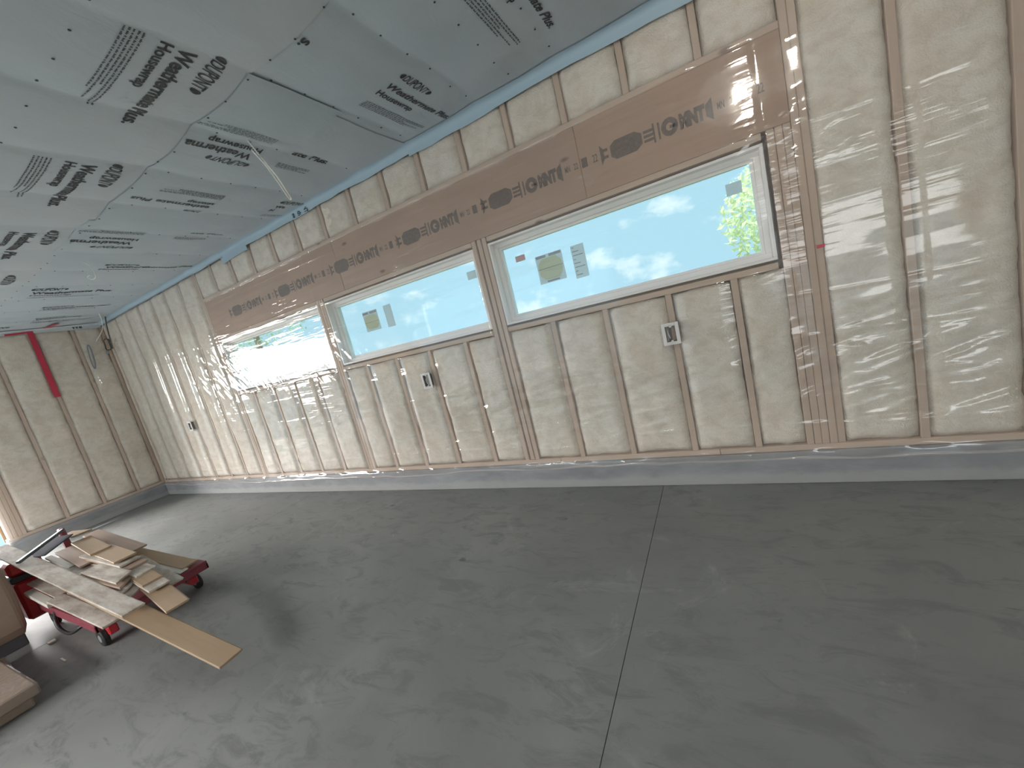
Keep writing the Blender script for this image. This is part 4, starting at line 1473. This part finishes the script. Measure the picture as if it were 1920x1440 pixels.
# ------------------------------------------------------------------ carton and flat cartons at the left edge
cx = empty('carton', (-5.95, -2.65, 0.0))
tag(cx, 'tall brown cardboard carton with a white label at the left edge', 'carton')
def carton_body():
    n = 14
    V, F = [], []
    x0, x1, y0, y1, z0, z1 = -6.35, -5.665, -3.0, -2.325, 0.09, 0.70
    prof = []
    zs = np.linspace(z0, z1, 12)
    for z in zs:
        t = (z - z0) / (z1 - z0)
        b = 0.012 * math.sin(math.pi * t) - 0.02 * max(0, 1 - t / 0.12) ** 2 - 0.008 * max(0, (t - .94) / .06)
        r = 0.03
        ringp = []
        for (cx_, cy_, a0) in ((x1 - r, y1 - r, 0), (x0 + r, y1 - r, 90), (x0 + r, y0 + r, 180), (x1 - r, y0 + r, 270)):
            for k in range(5):
                a = math.radians(a0 + 22.5 * k)
                ringp.append((cx_ + (r + b) * math.cos(a), cy_ + (r + b) * math.sin(a), z))
        prof.append(ringp)
    m = len(prof[0])
    for rp_ in prof:
        V += rp_
    for i in range(len(prof) - 1):
        for k in range(m):
            F.append([i * m + k, i * m + (k + 1) % m, (i + 1) * m + (k + 1) % m, (i + 1) * m + k])
    F.append(list(range(m))[::-1])
    F.append([(len(prof) - 1) * m + k for k in range(m)])
    return V, F
mk('body', *carton_body(), 'card', cx)
g = Geo(); g.box(-6.33, -5.69, -2.98, -2.35, 0.0, 0.095, c=0.006)  # dark inset block under the carton body
g.build('base', 'base', cx)
for xx in (-6.0,):
    g = Geo(); g.box(-6.34, -5.67, -2.675, -2.625, 0.7005, 0.7022, c=.0004)
    g.build('seam_tape', 'card2', cx)
g = Geo(); g.box(-5.653, -5.6505, -2.56, -2.43, 0.42, 0.52, c=.0003)
g.build('label', 'label', cx)

def flat_carton(x0, x1, y0, y1, z0, z1, rz, label, mat):
    c0 = np.array((x1, y1))
    V, F = cbox_geo(x0, x1, y0, y1, z0, z1, c=0.008)
    V = np.array(V)
    c, s = math.cos(rz), math.sin(rz)
    p = V[:, :2] - c0
    V[:, :2] = np.stack([p[:, 0] * c - p[:, 1] * s, p[:, 0] * s + p[:, 1] * c], 1) + c0
    V[:, 2] += np.where(V[:, 2] > (z0 + z1) / 2, 0.003 * vnoise(V[:, 0] * 5, V[:, 1] * 5, 3), 0)
    e = empty('flat_carton', ((x0 + x1) / 2, (y0 + y1) / 2, z0))
    tag(e, label, 'carton', 'shrink-wrapped flat cartons by the left edge')
    mk('box', V, F, mat, e)
    ctr = V.mean(0)
    Vw = ctr + (V - ctr) * np.array((1.012, 1.03, 1.0)) + np.array((0, 0, 0.0025))
    mk('shrink_wrap', Vw, F, 'shrink', e)
    V2, F2 = cbox_geo(x0 + 0.1, x0 + 0.12, y0 - 0.002, y1 + 0.002, z1, z1 + 0.002, c=0.0004)
    mk('strap', V2, F2, 'cable_w', e)
    return e
flat_carton(-5.50, -4.56, -2.95, -2.548, 0.0, 0.062, -0.06, 'lower shrink-wrapped flat brown carton at the bottom left edge', 'card')
flat_carton(-5.52, -4.52, -2.93, -2.520, 0.066, 0.135, 0.02, 'upper shrink-wrapped flat brown carton at the bottom left edge', 'card2')

# ------------------------------------------------------------------ litter under the cart
V, F = cbox_geo(-5.02, -4.93, -2.345, -2.335, 0.0, 0.008, c=0.001)
tag(mk('wood_splinter', V, F, 'plank_white'), 'thin white splinter on the floor in front of the cart', 'splinter')
V, F = cbox_geo(-5.46, -5.42, -2.31, -2.27, 0.0, 0.012, c=0.002)
tag(mk('wood_chip', V, F, 'plank_white'), 'small pale chip on the floor beside the tall carton', 'chip')

# ------------------------------------------------------------------ outdoors: ground and trees
g = Geo(); g.box(-60, 40, 0.4, 60, -0.6, -0.3)
tag(g.build('ground', 'grass'), 'grassy ground outside the windows', 'ground', kind='structure')
def tree(x, y, h, cr, nleaf, mat, sd, label, zc):
    r = random.Random(sd)
    e = empty('tree', (x, y, -0.3))
    tag(e, label, 'tree', 'trees outside the windows')
    V, F = tube_geo([(x, y, -0.3), (x + 0.1, y, h * 0.4), (x - 0.05, y + 0.1, h * 0.8), (x, y, h)], 0.14, 8)
    mk('trunk', V, F, 'bark', e)
    V, F = [], []
    for i in range(nleaf):
        while True:
            p = [r.uniform(-1, 1) for _ in range(3)]
            q = math.sqrt(sum(c * c for c in p))
            if q < 1 and r.random() < 0.35 + 0.65 * q:
                break
        c = np.array((x + p[0] * cr, y + p[1] * cr, zc + p[2] * cr * 0.9))
        a = np.array([r.gauss(0, 1) for _ in range(3)]); a /= np.linalg.norm(a)
        b = np.array([r.gauss(0, 1) for _ in range(3)]); b -= a * (a @ b); b /= np.linalg.norm(b)
        s = r.uniform(0.07, 0.13)
        n = np.cross(a, b) * s * 0.25
        o = len(V)
        V += [c - a * s, c + b * s * 0.45 + n, c + a * s, c - b * s * 0.45 + n]
        F += [[o, o + 1, o + 2], [o, o + 2, o + 3]]
    fo = mk('foliage', V, F, mat, e)
    fo['kind'] = 'stuff'
tree(0.75, 9.0, 4.0, 1.35, 1500, 'leaf_a', 3, 'sunlit yellow-green tree outside the right edge of the right window', 2.45)
tree(-21.5, 9.5, 5.5, 2.6, 1500, 'leaf_b', 4, 'green tree seen through the far left window', 4.6)
